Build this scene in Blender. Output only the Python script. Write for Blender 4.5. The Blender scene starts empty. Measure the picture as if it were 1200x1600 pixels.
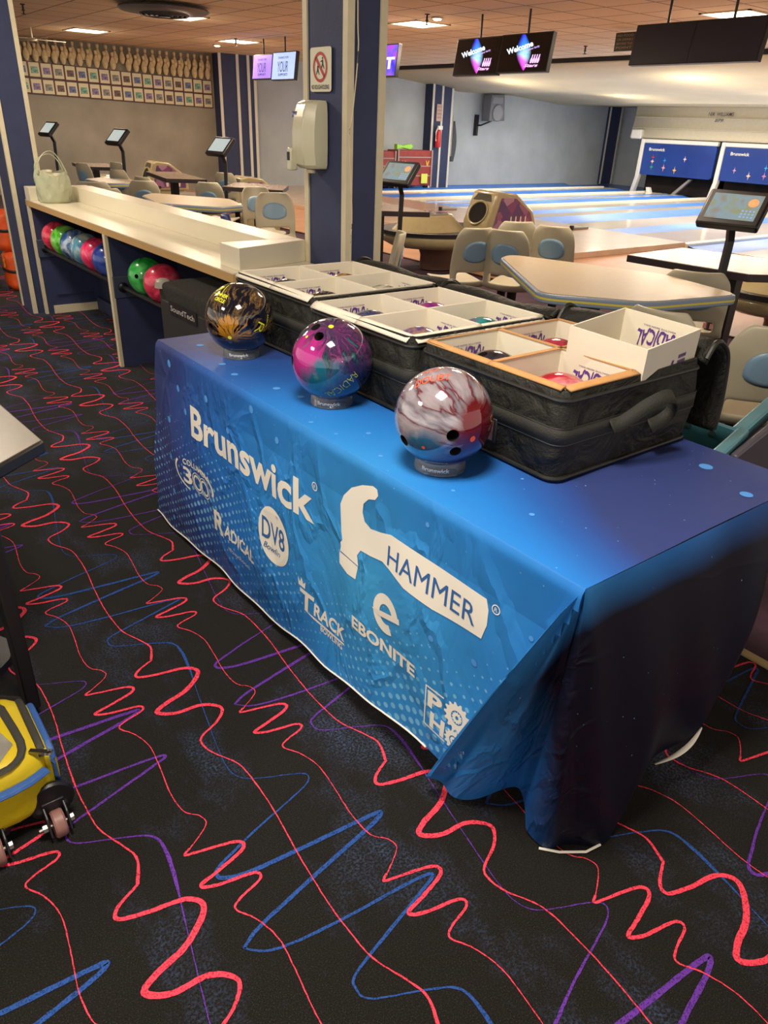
import bpy, bmesh, math, random
from mathutils import Vector, Matrix
from math import sin, cos, pi, radians, sqrt, atan2
random.seed(7)
SC = bpy.context.scene
COL = SC.collection

# ---------------------------------------------------------------- camera
H_CAM = 1.44
def cam_axes():
    yaw, p, r = radians(38.3), radians(27.7), radians(2.35)
    hd = Vector((sin(yaw), cos(yaw), 0)); up = Vector((0, 0, 1))
    fw = hd * cos(p) - up * sin(p)
    rt = fw.cross(up).normalized(); u = rt.cross(fw)
    return rt * cos(r) + u * sin(r), -rt * sin(r) + u * cos(r), fw
CR, CU, CF = cam_axes()
cd = bpy.data.cameras.new('camera'); cam = bpy.data.objects.new('camera', cd); COL.objects.link(cam)
cd.sensor_width = 36; cd.lens = 1154 / 1600 * 36; cd.clip_start = 0.02; cd.clip_end = 100
M = Matrix((CR, CU, -CF)).transposed().to_4x4(); M.translation = Vector((0, 0, H_CAM))
cam.matrix_world = M
SC.camera = cam

# ---------------------------------------------------------------- world, exposure, room light
SC.view_settings.view_transform = 'Standard'; SC.view_settings.look = 'None'
SC.view_settings.gamma = 1; SC.view_settings.use_curve_mapping = False
SC.view_settings.exposure = 0.35
w = bpy.data.worlds.new('world'); SC.world = w; w.use_nodes = True
w.node_tree.nodes['Background'].inputs[0].default_value = (1.0, 0.9, 0.78, 1)
w.node_tree.nodes['Background'].inputs[1].default_value = 0.75
def area(x, y, z, sx, sy, power, col=(1, .86, .7), tilt=(0, 0, 0)):
    l = bpy.data.lights.new('ceiling_lamp_light', 'AREA'); l.shape = 'RECTANGLE'; l.size = sx; l.size_y = sy
    l.energy = power; l.color = col
    o = bpy.data.objects.new('ceiling_lamp_light', l); COL.objects.link(o); o.location = (x, y, z); o.rotation_euler = tilt
    return o
# concourse troffers (behind and above the camera), seating area, lanes
CONC = [(0.35, 0.75, 52), (-1.6, 2.2, 46), (0.6, 5.4, 34)]
SEAT = [(4.2, 3.6, 46), (3.9, 7.4, 40), (4.9, 11.0, 34), (4.7, 14.2, 36), (7.2, 8.8, 36), (8.6, 5.2, 26), (7.0, 13.4, 30)]
for x, y, p in CONC: area(x, y, 2.575, .55, .55, p, (1, .88, .74))
for x, y, p in SEAT: area(x, y, 2.575, .5, .5, p, (1, .80, .6))
for x, y, p in [(13.3, 13, 70), (13.3, 8.4, 80), (13.3, 4, 60), (16.6, 13, 60), (16.6, 8.6, 70), (16.6, 4.4, 50)]:
    area(x, y, 2.12, .6, 3.0, p, (1, .96, .88))
area(18.7, 10.5, 2.05, .25, 7, 60, (1, .93, .82), (0, radians(25), 0))
def fill_point(x, y, z, r, power, col):
    l = bpy.data.lights.new('ceiling_fill_light', 'POINT'); l.shadow_soft_size = r; l.energy = power; l.color = col
    o = bpy.data.objects.new('ceiling_fill_light', l); COL.objects.link(o); o.location = (x, y, z)
for x, y, p in CONC[2:] + SEAT: fill_point(x, y, 2.25, .12, p * .16, (1, .78, .56))  # unseen point lights added below the lamps to brighten the ceiling
for x, y, p in [(13.6, 13.6, 20), (13.6, 9, 22), (13.6, 4.5, 20), (17, 13, 16), (17, 8.5, 16)]: fill_point(x, y, 1.75, .25, p * 1.3, (1, .90, .72))  # more unseen point lights, added over the lanes to lift the cream ceiling

# ---------------------------------------------------------------- colour and material helpers
def L(h, k=1.0):
    if isinstance(h, str):
        h = h.lstrip('#'); v = [int(h[i:i + 2], 16) / 255 for i in (0, 2, 4)]
    else: v = h
    return tuple((c / 12.92 if c <= .04045 else ((c + .055) / 1.055) ** 2.4) * k for c in v)
def newmat(name):
    m = bpy.data.materials.new(name); m.use_nodes = True
    return m, m.node_tree, m.node_tree.nodes['Principled BSDF']
def ND(nt, t, **kw):
    n = nt.nodes.new(t)
    for k, v in kw.items():
        if hasattr(n, k): setattr(n, k, v)
        else: n.inputs[k].default_value = v
    return n
def ramp(nt, stops, interp='LINEAR'):
    r = nt.nodes.new('ShaderNodeValToRGB'); e = r.color_ramp; e.interpolation = interp
    while len(e.elements) > 1: e.elements.remove(e.elements[0])
    e.elements[0].position = stops[0][0]; e.elements[0].color = (*stops[0][1], 1)
    for p, c in stops[1:]:
        a = e.elements.new(p); a.color = (*c, 1)
    return r
def mat(name, col, rough=.5, metal=0, noise=0, nscale=20, bump=0, bscale=60, emit=0, coat=0, spec=None, trans=0, ior=None, alpha=1):
    m, nt, b = newmat(name); lk = nt.links.new
    c = L(col); b.inputs['Base Color'].default_value = (*c, 1)
    b.inputs['Roughness'].default_value = rough; b.inputs['Metallic'].default_value = metal
    if coat: b.inputs['Coat Weight'].default_value = coat; b.inputs['Coat Roughness'].default_value = .05
    if spec is not None: b.inputs['Specular IOR Level'].default_value = spec
    if trans: b.inputs['Transmission Weight'].default_value = trans
    if ior: b.inputs['IOR'].default_value = ior
    if alpha < 1: b.inputs['Alpha'].default_value = alpha
    if emit:
        b.inputs['Emission Color'].default_value = (*c, 1); b.inputs['Emission Strength'].default_value = emit
    tc = ND(nt, 'ShaderNodeTexCoord')
    if noise:
        n = ND(nt, 'ShaderNodeTexNoise'); n.inputs['Scale'].default_value = nscale; n.inputs['Detail'].default_value = 5
        lk(tc.outputs['Object'], n.inputs['Vector'])
        r = ramp(nt, [(.3, tuple(x * (1 - noise) for x in c)), (.7, tuple(min(1, x * (1 + noise)) for x in c))])
        lk(n.outputs['Fac'], r.inputs[0]); lk(r.outputs[0], b.inputs['Base Color'])
    if bump:
        n = ND(nt, 'ShaderNodeTexNoise'); n.inputs['Scale'].default_value = bscale; n.inputs['Detail'].default_value = 4
        lk(tc.outputs['Object'], n.inputs['Vector'])
        bp = ND(nt, 'ShaderNodeBump'); bp.inputs['Strength'].default_value = bump; bp.inputs['Distance'].default_value = .01
        lk(n.outputs['Fac'], bp.inputs['Height']); lk(bp.outputs[0], b.inputs['Normal'])
    return m

# ---------------------------------------------------------------- mesh builder
class MB:
    def __init__(s): s.v = []; s.f = []; s.m = []; s.uv = {}
    def add(s, vs, fs, mi=0):
        o = len(s.v); s.v += [tuple(map(float, x)) for x in vs]
        for f in fs: s.f.append([o + i for i in f]); s.m.append(mi)
        return s
    def box(s, x0, y0, z0, x1, y1, z1, mi=0, mtx=None):
        vs = [Vector((x, y, z)) for x in (x0, x1) for y in (y0, y1) for z in (z0, z1)]
        if mtx: vs = [mtx @ v for v in vs]
        return s.add(vs, [(0, 1, 3, 2), (4, 6, 7, 5), (0, 4, 5, 1), (2, 3, 7, 6), (0, 2, 6, 4), (1, 5, 7, 3)], mi)
    def prism(s, poly, a, b, axis='z', mi=0, mtx=None):
        n = len(poly)
        def P(p, h):
            q = {'z': (p[0], p[1], h), 'x': (h, p[0], p[1]), 'y': (p[0], h, p[1])}[axis]
            return mtx @ Vector(q) if mtx else Vector(q)
        vs = [P(p, a) for p in poly] + [P(p, b) for p in poly]
        fs = [list(range(n))[::-1], list(range(n, 2 * n))] + [(i, (i + 1) % n, n + (i + 1) % n, n + i) for i in range(n)]
        return s.add(vs, fs, mi)
    def lathe(s, prof, c=(0, 0, 0), n=32, mi=0, mtx=None, sx=1, sy=1):
        vs = []
        for r, z in prof:
            for i in range(n):
                a = 2 * pi * i / n; q = Vector((c[0] + r * cos(a) * sx, c[1] + r * sin(a) * sy, c[2] + z))
                vs.append(mtx @ q if mtx else q)
        fs = []
        for j in range(len(prof) - 1):
            for i in range(n):
                fs.append((j * n + i, j * n + (i + 1) % n, (j + 1) * n + (i + 1) % n, (j + 1) * n + i))
        if prof[0][0] > 1e-5: fs.append(list(range(n))[::-1])
        if prof[-1][0] > 1e-5: fs.append([(len(prof) - 1) * n + i for i in range(n)])
        return s.add(vs, fs, mi)
    def tube(s, pts, r, n=10, mi=0, closed=False, flat=1.0):
        pts = [Vector(p) for p in pts]; k = len(pts); vs = []
        up = Vector((0, 0, 1))
        for i, p in enumerate(pts):
            if closed: t = pts[(i + 1) % k] - pts[i - 1]
            else: t = pts[min(i + 1, k - 1)] - pts[max(i - 1, 0)]
            t.normalize(); a = t.cross(up)
            if a.length < .05: a = t.cross(Vector((1, 0, 0)))
            a.normalize(); b = t.cross(a); rr = r[i] if isinstance(r, (list, tuple)) else r
            for j in range(n):
                q = 2 * pi * j / n; vs.append(p + a * cos(q) * rr + b * sin(q) * rr * flat)
        fs = []
        for i in range(k if closed else k - 1):
            for j in range(n):
                i2 = (i + 1) % k
                fs.append((i * n + j, i * n + (j + 1) % n, i2 * n + (j + 1) % n, i2 * n + j))
        if not closed: fs += [list(range(n))[::-1], [(k - 1) * n + j for j in range(n)]]
        return s.add(vs, fs, mi)
    def sphere(s, c, r, nu=32, nv=16, mi=0, sc=(1, 1, 1)):
        prof = [(r * sin(pi * i / nv), -r * cos(pi * i / nv)) for i in range(nv + 1)]
        prof[0] = (0, -r); prof[-1] = (0, r)
        vs = []; 
        for rr, z in prof:
            for i in range(nu):
                a = 2 * pi * i / nu; vs.append((c[0] + rr * cos(a) * sc[0], c[1] + rr * sin(a) * sc[1], c[2] + z * sc[2]))
        fs = [(j * nu + i, j * nu + (i + 1) % nu, (j + 1) * nu + (i + 1) % nu, (j + 1) * nu + i) for j in range(nv) for i in range(nu)]
        return s.add(vs, fs, mi)
    def grid(s, fn, nu, nv, mi=0, skip=None):
        vs = [fn(i / nu, j / nv) for j in range(nv + 1) for i in range(nu + 1)]
        fs = [(j * (nu + 1) + i, j * (nu + 1) + i + 1, (j + 1) * (nu + 1) + i + 1, (j + 1) * (nu + 1) + i)
              for j in range(nv) for i in range(nu) if not (skip and skip((i + .5) / nu, (j + .5) / nv))]
        return s.add(vs, fs, mi)
    def build(s, name, mats, parent=None, smooth=35, bevel=0, solid=0, subsurf=0, merge=True, off=None, bseg=2):
        me = bpy.data.meshes.new(name)
        off = Vector(off) if off is not None else (Vector(parent.location) if (parent is not None and parent.get('_w')) else Vector((0, 0, 0)))
        me.from_pydata([Vector(v) - off for v in s.v], [], s.f)
        if not isinstance(mats, (list, tuple)): mats = [mats]
        for m in mats: me.materials.append(m)
        me.polygons.foreach_set('material_index', s.m)
        if s.uv:
            ul = me.uv_layers.new(name='UVMap')
            for lp in me.loops: ul.data[lp.index].uv = s.uv.get(lp.vertex_index, (0, 0))
        bm = bmesh.new(); bm.from_mesh(me)
        if merge: bmesh.ops.remove_doubles(bm, verts=bm.verts, dist=1e-5)
        bmesh.ops.recalc_face_normals(bm, faces=bm.faces)
        bm.to_mesh(me); bm.free()
        if smooth:
            me.shade_smooth()
            try: me.set_sharp_from_angle(angle=radians(smooth))
            except Exception: pass
        o = bpy.data.objects.new(name, me); COL.objects.link(o)
        if parent is not None: o.parent = parent
        if solid:
            md = o.modifiers.new('s', 'SOLIDIFY'); md.thickness = solid; md.offset = 0
        if bevel:
            md = o.modifiers.new('b', 'BEVEL'); md.width = bevel; md.segments = bseg; md.limit_method = 'ANGLE'; md.angle_limit = radians(40)
        if subsurf:
            md = o.modifiers.new('u', 'SUBSURF'); md.levels = subsurf; md.render_levels = subsurf
        return o
def thing(name, label, cat, loc=(0, 0, 0), rotz=0, group=None, world=True):
    o = bpy.data.objects.new(name, None); COL.objects.link(o); o.location = loc; o.rotation_euler = (0, 0, rotz)
    o.empty_display_size = .05
    o['label'] = label; o['category'] = cat
    if group: o['group'] = group
    if world: o['_w'] = 1
    return o
def tag(o, label, cat, group=None):
    o['label'] = label; o['category'] = cat
    if group: o['group'] = group
    return o
def struct(o): o['kind'] = 'structure'; return o
def dup(root, loc, rotz, label, group=None):
    r = root.copy(); COL.objects.link(r); r.location = loc; r.rotation_euler = (0, 0, rotz); r['label'] = label
    if group: r['group'] = group
    for ch in list(root.children):
        c = ch.copy(); COL.objects.link(c); c.parent = r
        for g in ch.children:
            d = g.copy(); COL.objects.link(d); d.parent = c
    return r
_tc = {}
def text_geo(txt, bold=0.0, shear=0.0):
    """outline of a word: verts centred on x, baseline at 0, cap height 1"""
    k = (txt, bold, shear)
    if k in _tc: return _tc[k]
    cu = bpy.data.curves.new('t', 'FONT'); cu.body = txt; cu.size = 1; cu.offset = bold; cu.shear = shear; cu.resolution_u = 3
    o = bpy.data.objects.new('t', cu); COL.objects.link(o)
    dg = bpy.context.evaluated_depsgraph_get(); me = bpy.data.meshes.new_from_object(o.evaluated_get(dg))
    bm = bmesh.new(); bm.from_mesh(me); bmesh.ops.triangulate(bm, faces=bm.faces)
    cap = .729
    vs = [(v.co.x / cap, v.co.y / cap) for v in bm.verts]
    for i, v in enumerate(bm.verts): v.index = i
    fs = [[v.index for v in f.verts] for f in bm.faces]
    bm.free(); bpy.data.objects.remove(o); bpy.data.curves.remove(cu); bpy.data.meshes.remove(me)
    x0 = min(v[0] for v in vs); x1 = max(v[0] for v in vs)
    vs = [((x - x0) / (x1 - x0), y) for x, y in vs]
    _tc[k] = (vs, fs, (x1 - x0)); return _tc[k]
def subdiv_long(vs, fs, mx):
    bm = bmesh.new(); bv = [bm.verts.new((x, y, 0)) for x, y in vs]
    for f in fs:
        try: bm.faces.new([bv[i] for i in f])
        except Exception: pass
    for _ in range(4):
        ed = [e for e in bm.edges if e.calc_length() > mx]
        if not ed: break
        bmesh.ops.subdivide_edges(bm, edges=ed, cuts=1); bmesh.ops.triangulate(bm, faces=[f for f in bm.faces if len(f.verts) > 3])
    for i, v in enumerate(bm.verts): v.index = i
    r = [(v.co.x, v.co.y) for v in bm.verts], [[v.index for v in f.verts] for f in bm.faces]
    bm.free(); return r
def put_text(mb, txt, P, x0, x1, y0, h, bold=0, shear=0, mi=0, mx=None, warp=None):
    """writes txt between x0 and x1 with baseline y0 and cap height h, mapped by P(x, y)"""
    vs, fs, _ = text_geo(txt, bold, shear)
    vs = [(x0 + x * (x1 - x0), y0 + y * h) for x, y in vs]
    if mx: vs, fs = subdiv_long(vs, fs, mx)
    if warp: vs = [warp(x, y) for x, y in vs]
    mb.add([P(x, y) for x, y in vs], fs, mi)
def put_poly(mb, poly, P, mi=0, mx=None):
    bm = bmesh.new(); f = bm.faces.new([bm.verts.new((x, y, 0)) for x, y in poly]); bmesh.ops.triangulate(bm, faces=[f])
    for i, v in enumerate(bm.verts): v.index = i
    vs = [(v.co.x, v.co.y) for v in bm.verts]; fs = [[v.index for v in f.verts] for f in bm.faces]; bm.free()
    if mx: vs, fs = subdiv_long(vs, fs, mx)
    mb.add([P(x, y) for x, y in vs], fs, mi)
def put_ring(mb, cx, cy, r0, r1, P, n=32, mi=0, ex=1, ey=1, a0=0, a1=2 * pi):
    vs = []
    for i in range(n + 1):
        a = a0 + (a1 - a0) * i / n
        vs += [P(cx + cos(a) * r0 * ex, cy + sin(a) * r0 * ey), P(cx + cos(a) * r1 * ex, cy + sin(a) * r1 * ey)]
    mb.add(vs, [(2 * i, 2 * i + 1, 2 * i + 3, 2 * i + 2) for i in range(n)], mi)
def disc(mb, cx, cy, r, P, n=20, mi=0, ex=1, ey=1):
    mb.add([P(cx + cos(2 * pi * i / n) * r * ex, cy + sin(2 * pi * i / n) * r * ey) for i in range(n)], [list(range(n))], mi)

# ---------------------------------------------------------------- shared materials
IVORY = mat('ivory_trim', '#cfc5a8', .45, noise=.05)
NAVY = mat('navy_paint', '#2c3557', .62, noise=.12, nscale=9, bump=.15, bscale=150)
DARKNAVY = mat('dark_navy_panel', '#232a45', .6, noise=.12, nscale=6)
BLACKP = mat('black_plastic', '#17161a', .4)
BLACKM = mat('black_metal', '#141316', .45)
CREAMP = mat('cream_moulded_plastic', '#b5ac8f', .32, noise=.04)
CHAIRP = mat('cream_seat_plastic', '#b3ac95', .38, noise=.05, nscale=8)
BLUEINS = mat('blue_seat_panel', '#7d9db6', .35)
CHROME = mat('steel', '#8d8a84', .3, metal=1)
PURPLE = mat('purple_print', '#5a3389', .6)

def roundpoly(poly, r, k=5):
    out = []; n = len(poly)
    for i in range(n):
        p = Vector(poly[i]); a_ = (Vector(poly[i - 1]) - p); b_ = (Vector(poly[(i + 1) % n]) - p)
        ra = min(r, a_.length * .45); rb = min(r, b_.length * .45); s_ = p + a_.normalized() * ra; e_ = p + b_.normalized() * rb
        for j in range(k + 1):
            q = j / k; out.append(tuple((1 - q) ** 2 * s_ + 2 * q * (1 - q) * p + q * q * e_))
    return out
# ================================================================ SETTING
# ---- carpet: repeating squiggle pattern woven into the floor mesh
def carpet_mat():
    m, nt, b = newmat('black_speckled_carpet'); lk = nt.links.new
    tc = ND(nt, 'ShaderNodeTexCoord')
    n1 = ND(nt, 'ShaderNodeTexNoise'); n1.inputs['Scale'].default_value = 420; n1.inputs['Detail'].default_value = 2
    n2 = ND(nt, 'ShaderNodeTexNoise'); n2.inputs['Scale'].default_value = 3.2; n2.inputs['Detail'].default_value = 5; n2.inputs['Roughness'].default_value = .65
    n3 = ND(nt, 'ShaderNodeTexNoise'); n3.inputs['Scale'].default_value = 170; n3.inputs['Detail'].default_value = 3
    mp = ND(nt, 'ShaderNodeMapping'); mp.inputs['Scale'].default_value = (1, .55, 1); mp.inputs['Rotation'].default_value = (0, 0, .5)
    lk(tc.outputs['Object'], mp.inputs[0]); lk(mp.outputs[0], n2.inputs['Vector'])
    for n in (n1, n3): lk(tc.outputs['Object'], n.inputs['Vector'])
    base = ramp(nt, [(.35, L('#0b0a09')), (.58, L('#1b1916')), (.75, L('#3c3a38'))])
    lk(n1.outputs['Fac'], base.inputs[0])
    patch = ramp(nt, [(.50, (0, 0, 0)), (.68, (1, 1, 1))]); lk(n2.outputs['Fac'], patch.inputs[0])
    sp = ramp(nt, [(.44, (0, 0, 0)), (.62, (1, 1, 1))]); lk(n3.outputs['Fac'], sp.inputs[0])
    mu = ND(nt, 'ShaderNodeMath', operation='MULTIPLY'); lk(patch.outputs[0], mu.inputs[0]); lk(sp.outputs[0], mu.inputs[1])
    mx = ND(nt, 'ShaderNodeMix', data_type='RGBA'); lk(mu.outputs[0], mx.inputs[0]); lk(base.outputs[0], mx.inputs[6])
    mx.inputs[7].default_value = (*L('#3a4a68'), 1)
    lk(mx.outputs[2], b.inputs['Base Color']); b.inputs['Roughness'].default_value = .95; b.inputs['Sheen Weight'].default_value = .05; b.inputs['Sheen Roughness'].default_value = .6
    b.inputs['Specular IOR Level'].default_value = .15
    bp = ND(nt, 'ShaderNodeBump'); bp.inputs['Strength'].default_value = .5; bp.inputs['Distance'].default_value = .004
    lk(n1.outputs['Fac'], bp.inputs['Height']); lk(bp.outputs[0], b.inputs['Normal'])
    return m
def yarn(name, col):
    m, nt, b = newmat(name); lk = nt.links.new; tc = ND(nt, 'ShaderNodeTexCoord')
    n1 = ND(nt, 'ShaderNodeTexNoise'); n1.inputs['Scale'].default_value = 300; lk(tc.outputs['Object'], n1.inputs['Vector'])
    c = L(col); r = ramp(nt, [(.34, tuple(x * .35 for x in c)), (.5, c), (.7, tuple(min(1, x * 1.15) for x in c))]); lk(n1.outputs['Fac'], r.inputs[0])
    lk(r.outputs[0], b.inputs['Base Color']); b.inputs['Roughness'].default_value = .9; b.inputs['Specular IOR Level'].default_value = .15
    return m
PINKBIG = [(.850,2.34),(.800,2.315),(.790,2.29),(.840,2.27),(.92,2.25),(.94,2.21),(.88,2.16),(.81,2.14),(.78,2.12),(.82,2.09),(.89,2.08),(.93,2.04),(.90,2.0),(.84,1.97),(.83,1.94),(.84,1.90),(.875,1.83),(.88,1.74),(.875,1.64),(.862,1.53),(.852,1.40),(.852,1.31),(.858,1.24),(.885,1.17),(.898,1.12),(.876,1.06)]
PINKSML = [(.632,3.344),(.616,3.334),(.647,3.324),(.724,3.300),(.726,3.275),(.66,3.257),(.613,3.246),(.642,3.227),(.718,3.208),(.721,3.187),(.667,3.172),(.648,3.155),(.672,3.112),(.688,3.05),(.682,2.97),(.671,2.88),(.675,2.81),(.700,2.777),(.700,2.745),(.6457,2.709)]
SWING = [(.334,2.123),(.382,2.086),(.506,2.062),(.70,2.042),(.74,2.028),(.688,2.011),(.568,1.979),(.485,1.955),(.468,1.935),(.479,1.901),(.568,1.855),(.625,1.817),(.632,1.76),(.618,1.672),(.592,1.556),(.566,1.433),(.551,1.36),(.54,1.29),(.541,1.248),(.559,1.215),(.603,1.188),(.655,1.163),(.688,1.14),(.676,1.116),(.615,1.096),(.508,1.068),(.443,1.046),(.40,1.031),(.385,1.016),(.398,.997),(.46,.978),(.60,.962),(.74,.948),(.769,.940),(.733,.925),(.625,.905),(.50,.880),(.40,.858),(.357,.838)]
def catmull(P, k=6):
    out = []
    for i in range(len(P) - 1):
        p0 = P[max(i - 1, 0)]; p1 = P[i]; p2 = P[i + 1]; p3 = P[min(i + 2, len(P) - 1)]
        for j in range(k):
            t = j / k
            out.append(tuple(.5 * ((2 * p1[d]) + (-p0[d] + p2[d]) * t + (2 * p0[d] - 5 * p1[d] + 4 * p2[d] - p3[d]) * t * t + (-p0[d] + 3 * p1[d] - 3 * p2[d] + p3[d]) * t ** 3) for d in range(len(p1))))
    out.append(P[-1]); return out
def ribbon(mb, pts, wid, z, mi, clip):
    n = len(pts)
    L_, R_ = [], []
    for i in range(n):
        a = Vector(pts[max(i - 1, 0)]); b = Vector(pts[min(i + 1, n - 1)]); t = (b - a)
        if t.length < 1e-7: t = Vector((0, -1))
        t.normalize(); nn = Vector((-t.y, t.x)); w_ = wid[i] * .5
        j1 = random.uniform(-.0006, .0006); j2 = random.uniform(-.0006, .0006)
        p = Vector(pts[i]); L_.append(p + nn * (w_ + j1)); R_.append(p - nn * (w_ + j2))
    for i in range(n - 1):
        q = [L_[i], R_[i], R_[i + 1], L_[i + 1]]
        if all(clip(v) for v in q): mb.add([(v.x, v.y, z) for v in q], [(0, 1, 2, 3)], mi)
EDGE = 2.07
fl = MB()
fl.add([(-4, -3, 0), (EDGE, -3, 0), (EDGE, 17.2, 0), (-4, 17.2, 0)], [(0, 1, 2, 3)], 0)
fl.add([(EDGE, -3, 0), (EDGE, 17.2, 0), (EDGE, 17.2, -.05), (EDGE, -3, -.05)], [(0, 1, 2, 3)], 0)
clip = lambda v: -2.6 < v.x < EDGE - .005 and -.6 < v.y < 12.5
PINKBIG[-1] = (PINKBIG[0][0] + .026, PINKBIG[0][1] - 1.28)
pb = catmull(PINKBIG, 8); ps = catmull(PINKSML, 8); sw = catmull(SWING, 8)
def wave(pts, lo, hi, f, ph=0, sharp=1.0):
    # width swells in the bends, thins on the straights
    out = []
    y0 = pts[0][1]; T = pts[0][1] - pts[-1][1]
    for x, y in pts:
        s = (y0 - y) / T; out.append(lo + (hi - lo) * max(0, f(s)) ** sharp)
    return out
wb = wave(pb, .0028, .0135, lambda s: math.exp(-((s - .14) / .13) ** 2) + .40 * math.exp(-((s - 1.0) / .07) ** 2))
ws = wave(ps, .0022, .0085, lambda s: math.exp(-((s - .13) / .15) ** 2))
ww = wave(sw, .0020, .0120, lambda s: .9 * math.exp(-((s - .92) / .10) ** 2) + .55 * math.exp(-((s - .08) / .07) ** 2) + .7 * math.exp(-((s - .30) / .07) ** 2))
for n in range(-6, 8):
    dx = .318 * n
    for k in range(-11, 6):
        # large pink squiggle, half drop on every second column
        oy = 1.28 * -k + (.0 if n % 2 == 0 else .70); ox = dx + .026 * k - (.016 if n % 2 else 0)
        o = Vector((ox, oy - .015 * n)); ribbon(fl, [(p[0] + o.x, p[1] + o.y) for p in pb], wb, .0016, 1, clip)
    for k in range(-18, 7):
        o = Vector((dx - .0 + .013 * k, -.635 * k + .335 * n - .64 * (n // 2)))
        ribbon(fl, [(p[0] + o.x, p[1] + o.y) for p in ps], ws, .0014, 1, clip)
    for k in range(-9, 4):
        oy = 1.285 * -k - (0 if n % 2 == 0 else .645); ox = dx + .023 * k + (.006 if n % 2 else 0)
        ribbon(fl, [(p[0] + ox, p[1] + oy - .012 * n) for p in sw], ww, .0010 if n % 2 else .0012, 2 if n % 2 == 0 else 3, clip)
floor = struct(fl.build('floor', [carpet_mat(), yarn('pink_yarn', '#f0465c'), yarn('blue_yarn', '#2c4f93'), yarn('violet_yarn', '#63369a')], smooth=0, merge=False))

# ---- seating level, approach and lanes
def purple_carpet():
    m = mat('purple_seating_carpet', '#4b3442', .95, noise=.45, nscale=5, bump=.3, bscale=200); return m
f2 = MB(); f2.box(EDGE, -3, -.06, 6.0, 17.2, -.012, 0)
struct(f2.build('floor_seating', purple_carpet(), smooth=0))
nz = MB(); nz.box(EDGE - .012, -3, -.012, EDGE + .022, 2.9, .006)
struct(nz.build('trim_1', mat('brass_nosing', '#b9a877', .4, noise=.1), bevel=.003))
WOOD = mat('maple_approach', '#c99873', .42, noise=.10, nscale=3.0)
ap = MB()
ap.box(6.0, -3, -.06, 10.4, 17.2, .0, 0)
ap.box(5.97, -3, -.06, 6.0, 17.2, .0, 1)
struct(ap.build('floor_approach', [WOOD, mat('dark_step_edge', '#3c2c24', .5)], smooth=0))
ap2 = MB(); ap2.box(7.6, 6.35, 0.001, 10.4, 17.2, .075)
struct(ap2.build('floor_raised_approach', [mat('pale_maple', '#c9ad92', .28, noise=.12, nscale=3, coat=.3)], smooth=0, bevel=.004))
LANE = mat('cream_lane_boards', '#dccfba', .2, noise=.06, nscale=2, coat=.4)
BLUEL = mat('blue_gutter', '#3a7ad8', .38, noise=.12, nscale=2)
BLUED = mat('blue_gutter_dark', '#2a58a8', .3, noise=.2, nscale=3)
WHL = mat('white_division_cap', '#e8e3d6', .3)
def gutterx(s, y0, y1):      # a curved trough
    s.grid(lambda u, v: (10.4 + v * 9.1, y0 + (y1 - y0) * u, .03 - .045 * sin(pi * u)), 8, 1, 0)
base = MB(); base.box(10.4, -3, -.1, 21.9, 17.2, -.03); struct(base.build('floor_lane_bed', BLUED, smooth=0))
bands = [(15.75, 16.4, 'b'), (15.0, 15.75, 'b'), (14.9, 15.0, 'w'), (14.4, 14.9, 'l'), (13.45, 14.4, 'b'), (13.3, 13.45, 'w'), (12.76, 13.3, 'l'), (12.57, 12.76, 'b'), (12.3, 12.57, 'l'),
         (11.5, 12.3, 'b'), (11.36, 11.5, 'w'), (10.73, 11.36, 'l'), (10.2, 10.73, 'b'), (9.79, 10.2, 'l'), (8.9, 9.79, 'b'), (8.1, 8.9, 'l'), (7.5, 8.1, 'b'), (6.45, 7.5, 'l'), (6.3, 6.45, 'w'),
         (5.6, 6.3, 'b'), (4.6, 5.6, 'l'), (3.9, 4.6, 'b'), (2.9, 3.9, 'l'), (2.2, 2.9, 'b'), (1.2, 2.2, 'l'), (.5, 1.2, 'b')]
for y0, y1, k in bands:
    s = MB()
    if k == 'b':
        gutterx(s, y0, y1); tag(s.build('lane_gutter', BLUEL, smooth=60), '', 'gutter')
    else:
        z1 = .03 if k == 'l' else .055
        s.box(10.4, y0, -.03, 19.5, y1, z1); tag(s.build('bowling_lane' if k == 'l' else 'lane_divider', LANE if k == 'l' else WHL, smooth=0), '', 'lane' if k == 'l' else 'divider')
_g = [o for o in COL.objects if o.get('label') == '']
_cnt = {}
ordn = ['first', 'second', 'third', 'fourth', 'fifth', 'sixth', 'seventh', 'eighth', 'ninth', 'tenth', 'eleventh', 'twelfth', 'thirteenth']
for o in _g:
    kd = o['category']; i = _cnt.get(kd, 0); _cnt[kd] = i + 1
    desc = {'gutter': 'bright blue gutter strip running along the lanes', 'lane': 'glossy cream bowling lane running to the pin decks', 'divider': 'narrow white raised divider between blue gutter and lane'}[kd]
    o['label'] = '%s, %s out from the grey side wall' % (desc, ordn[i]); o['group'] = {'gutter': 'lane gutters', 'lane': 'bowling lanes', 'divider': 'lane dividers'}[kd]

# ---- walls
GREYW = mat('grey_sponged_wall', '#8f897c', .85, noise=.18, nscale=1.4, bump=.35, bscale=7)
LGREYW = mat('pale_blue_grey_wall', '#b4babb', .85, noise=.10, nscale=1.6, bump=.35, bscale=8)
s = MB(); s.box(-4, 16.42, -.1, 8.0, 16.6, 2.62); struct(s.build('wall_left', GREYW, smooth=0))
s = MB(); s.box(8.0, 16.42, -.1, 22.6, 16.6, 2.62); struct(s.build('wall_back', LGREYW, smooth=0))
s = MB(); s.box(21.9, -3, -.1, 22.1, 16.5, 2.62); struct(s.build('wall_lane_end', LGREYW, smooth=0))

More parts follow.
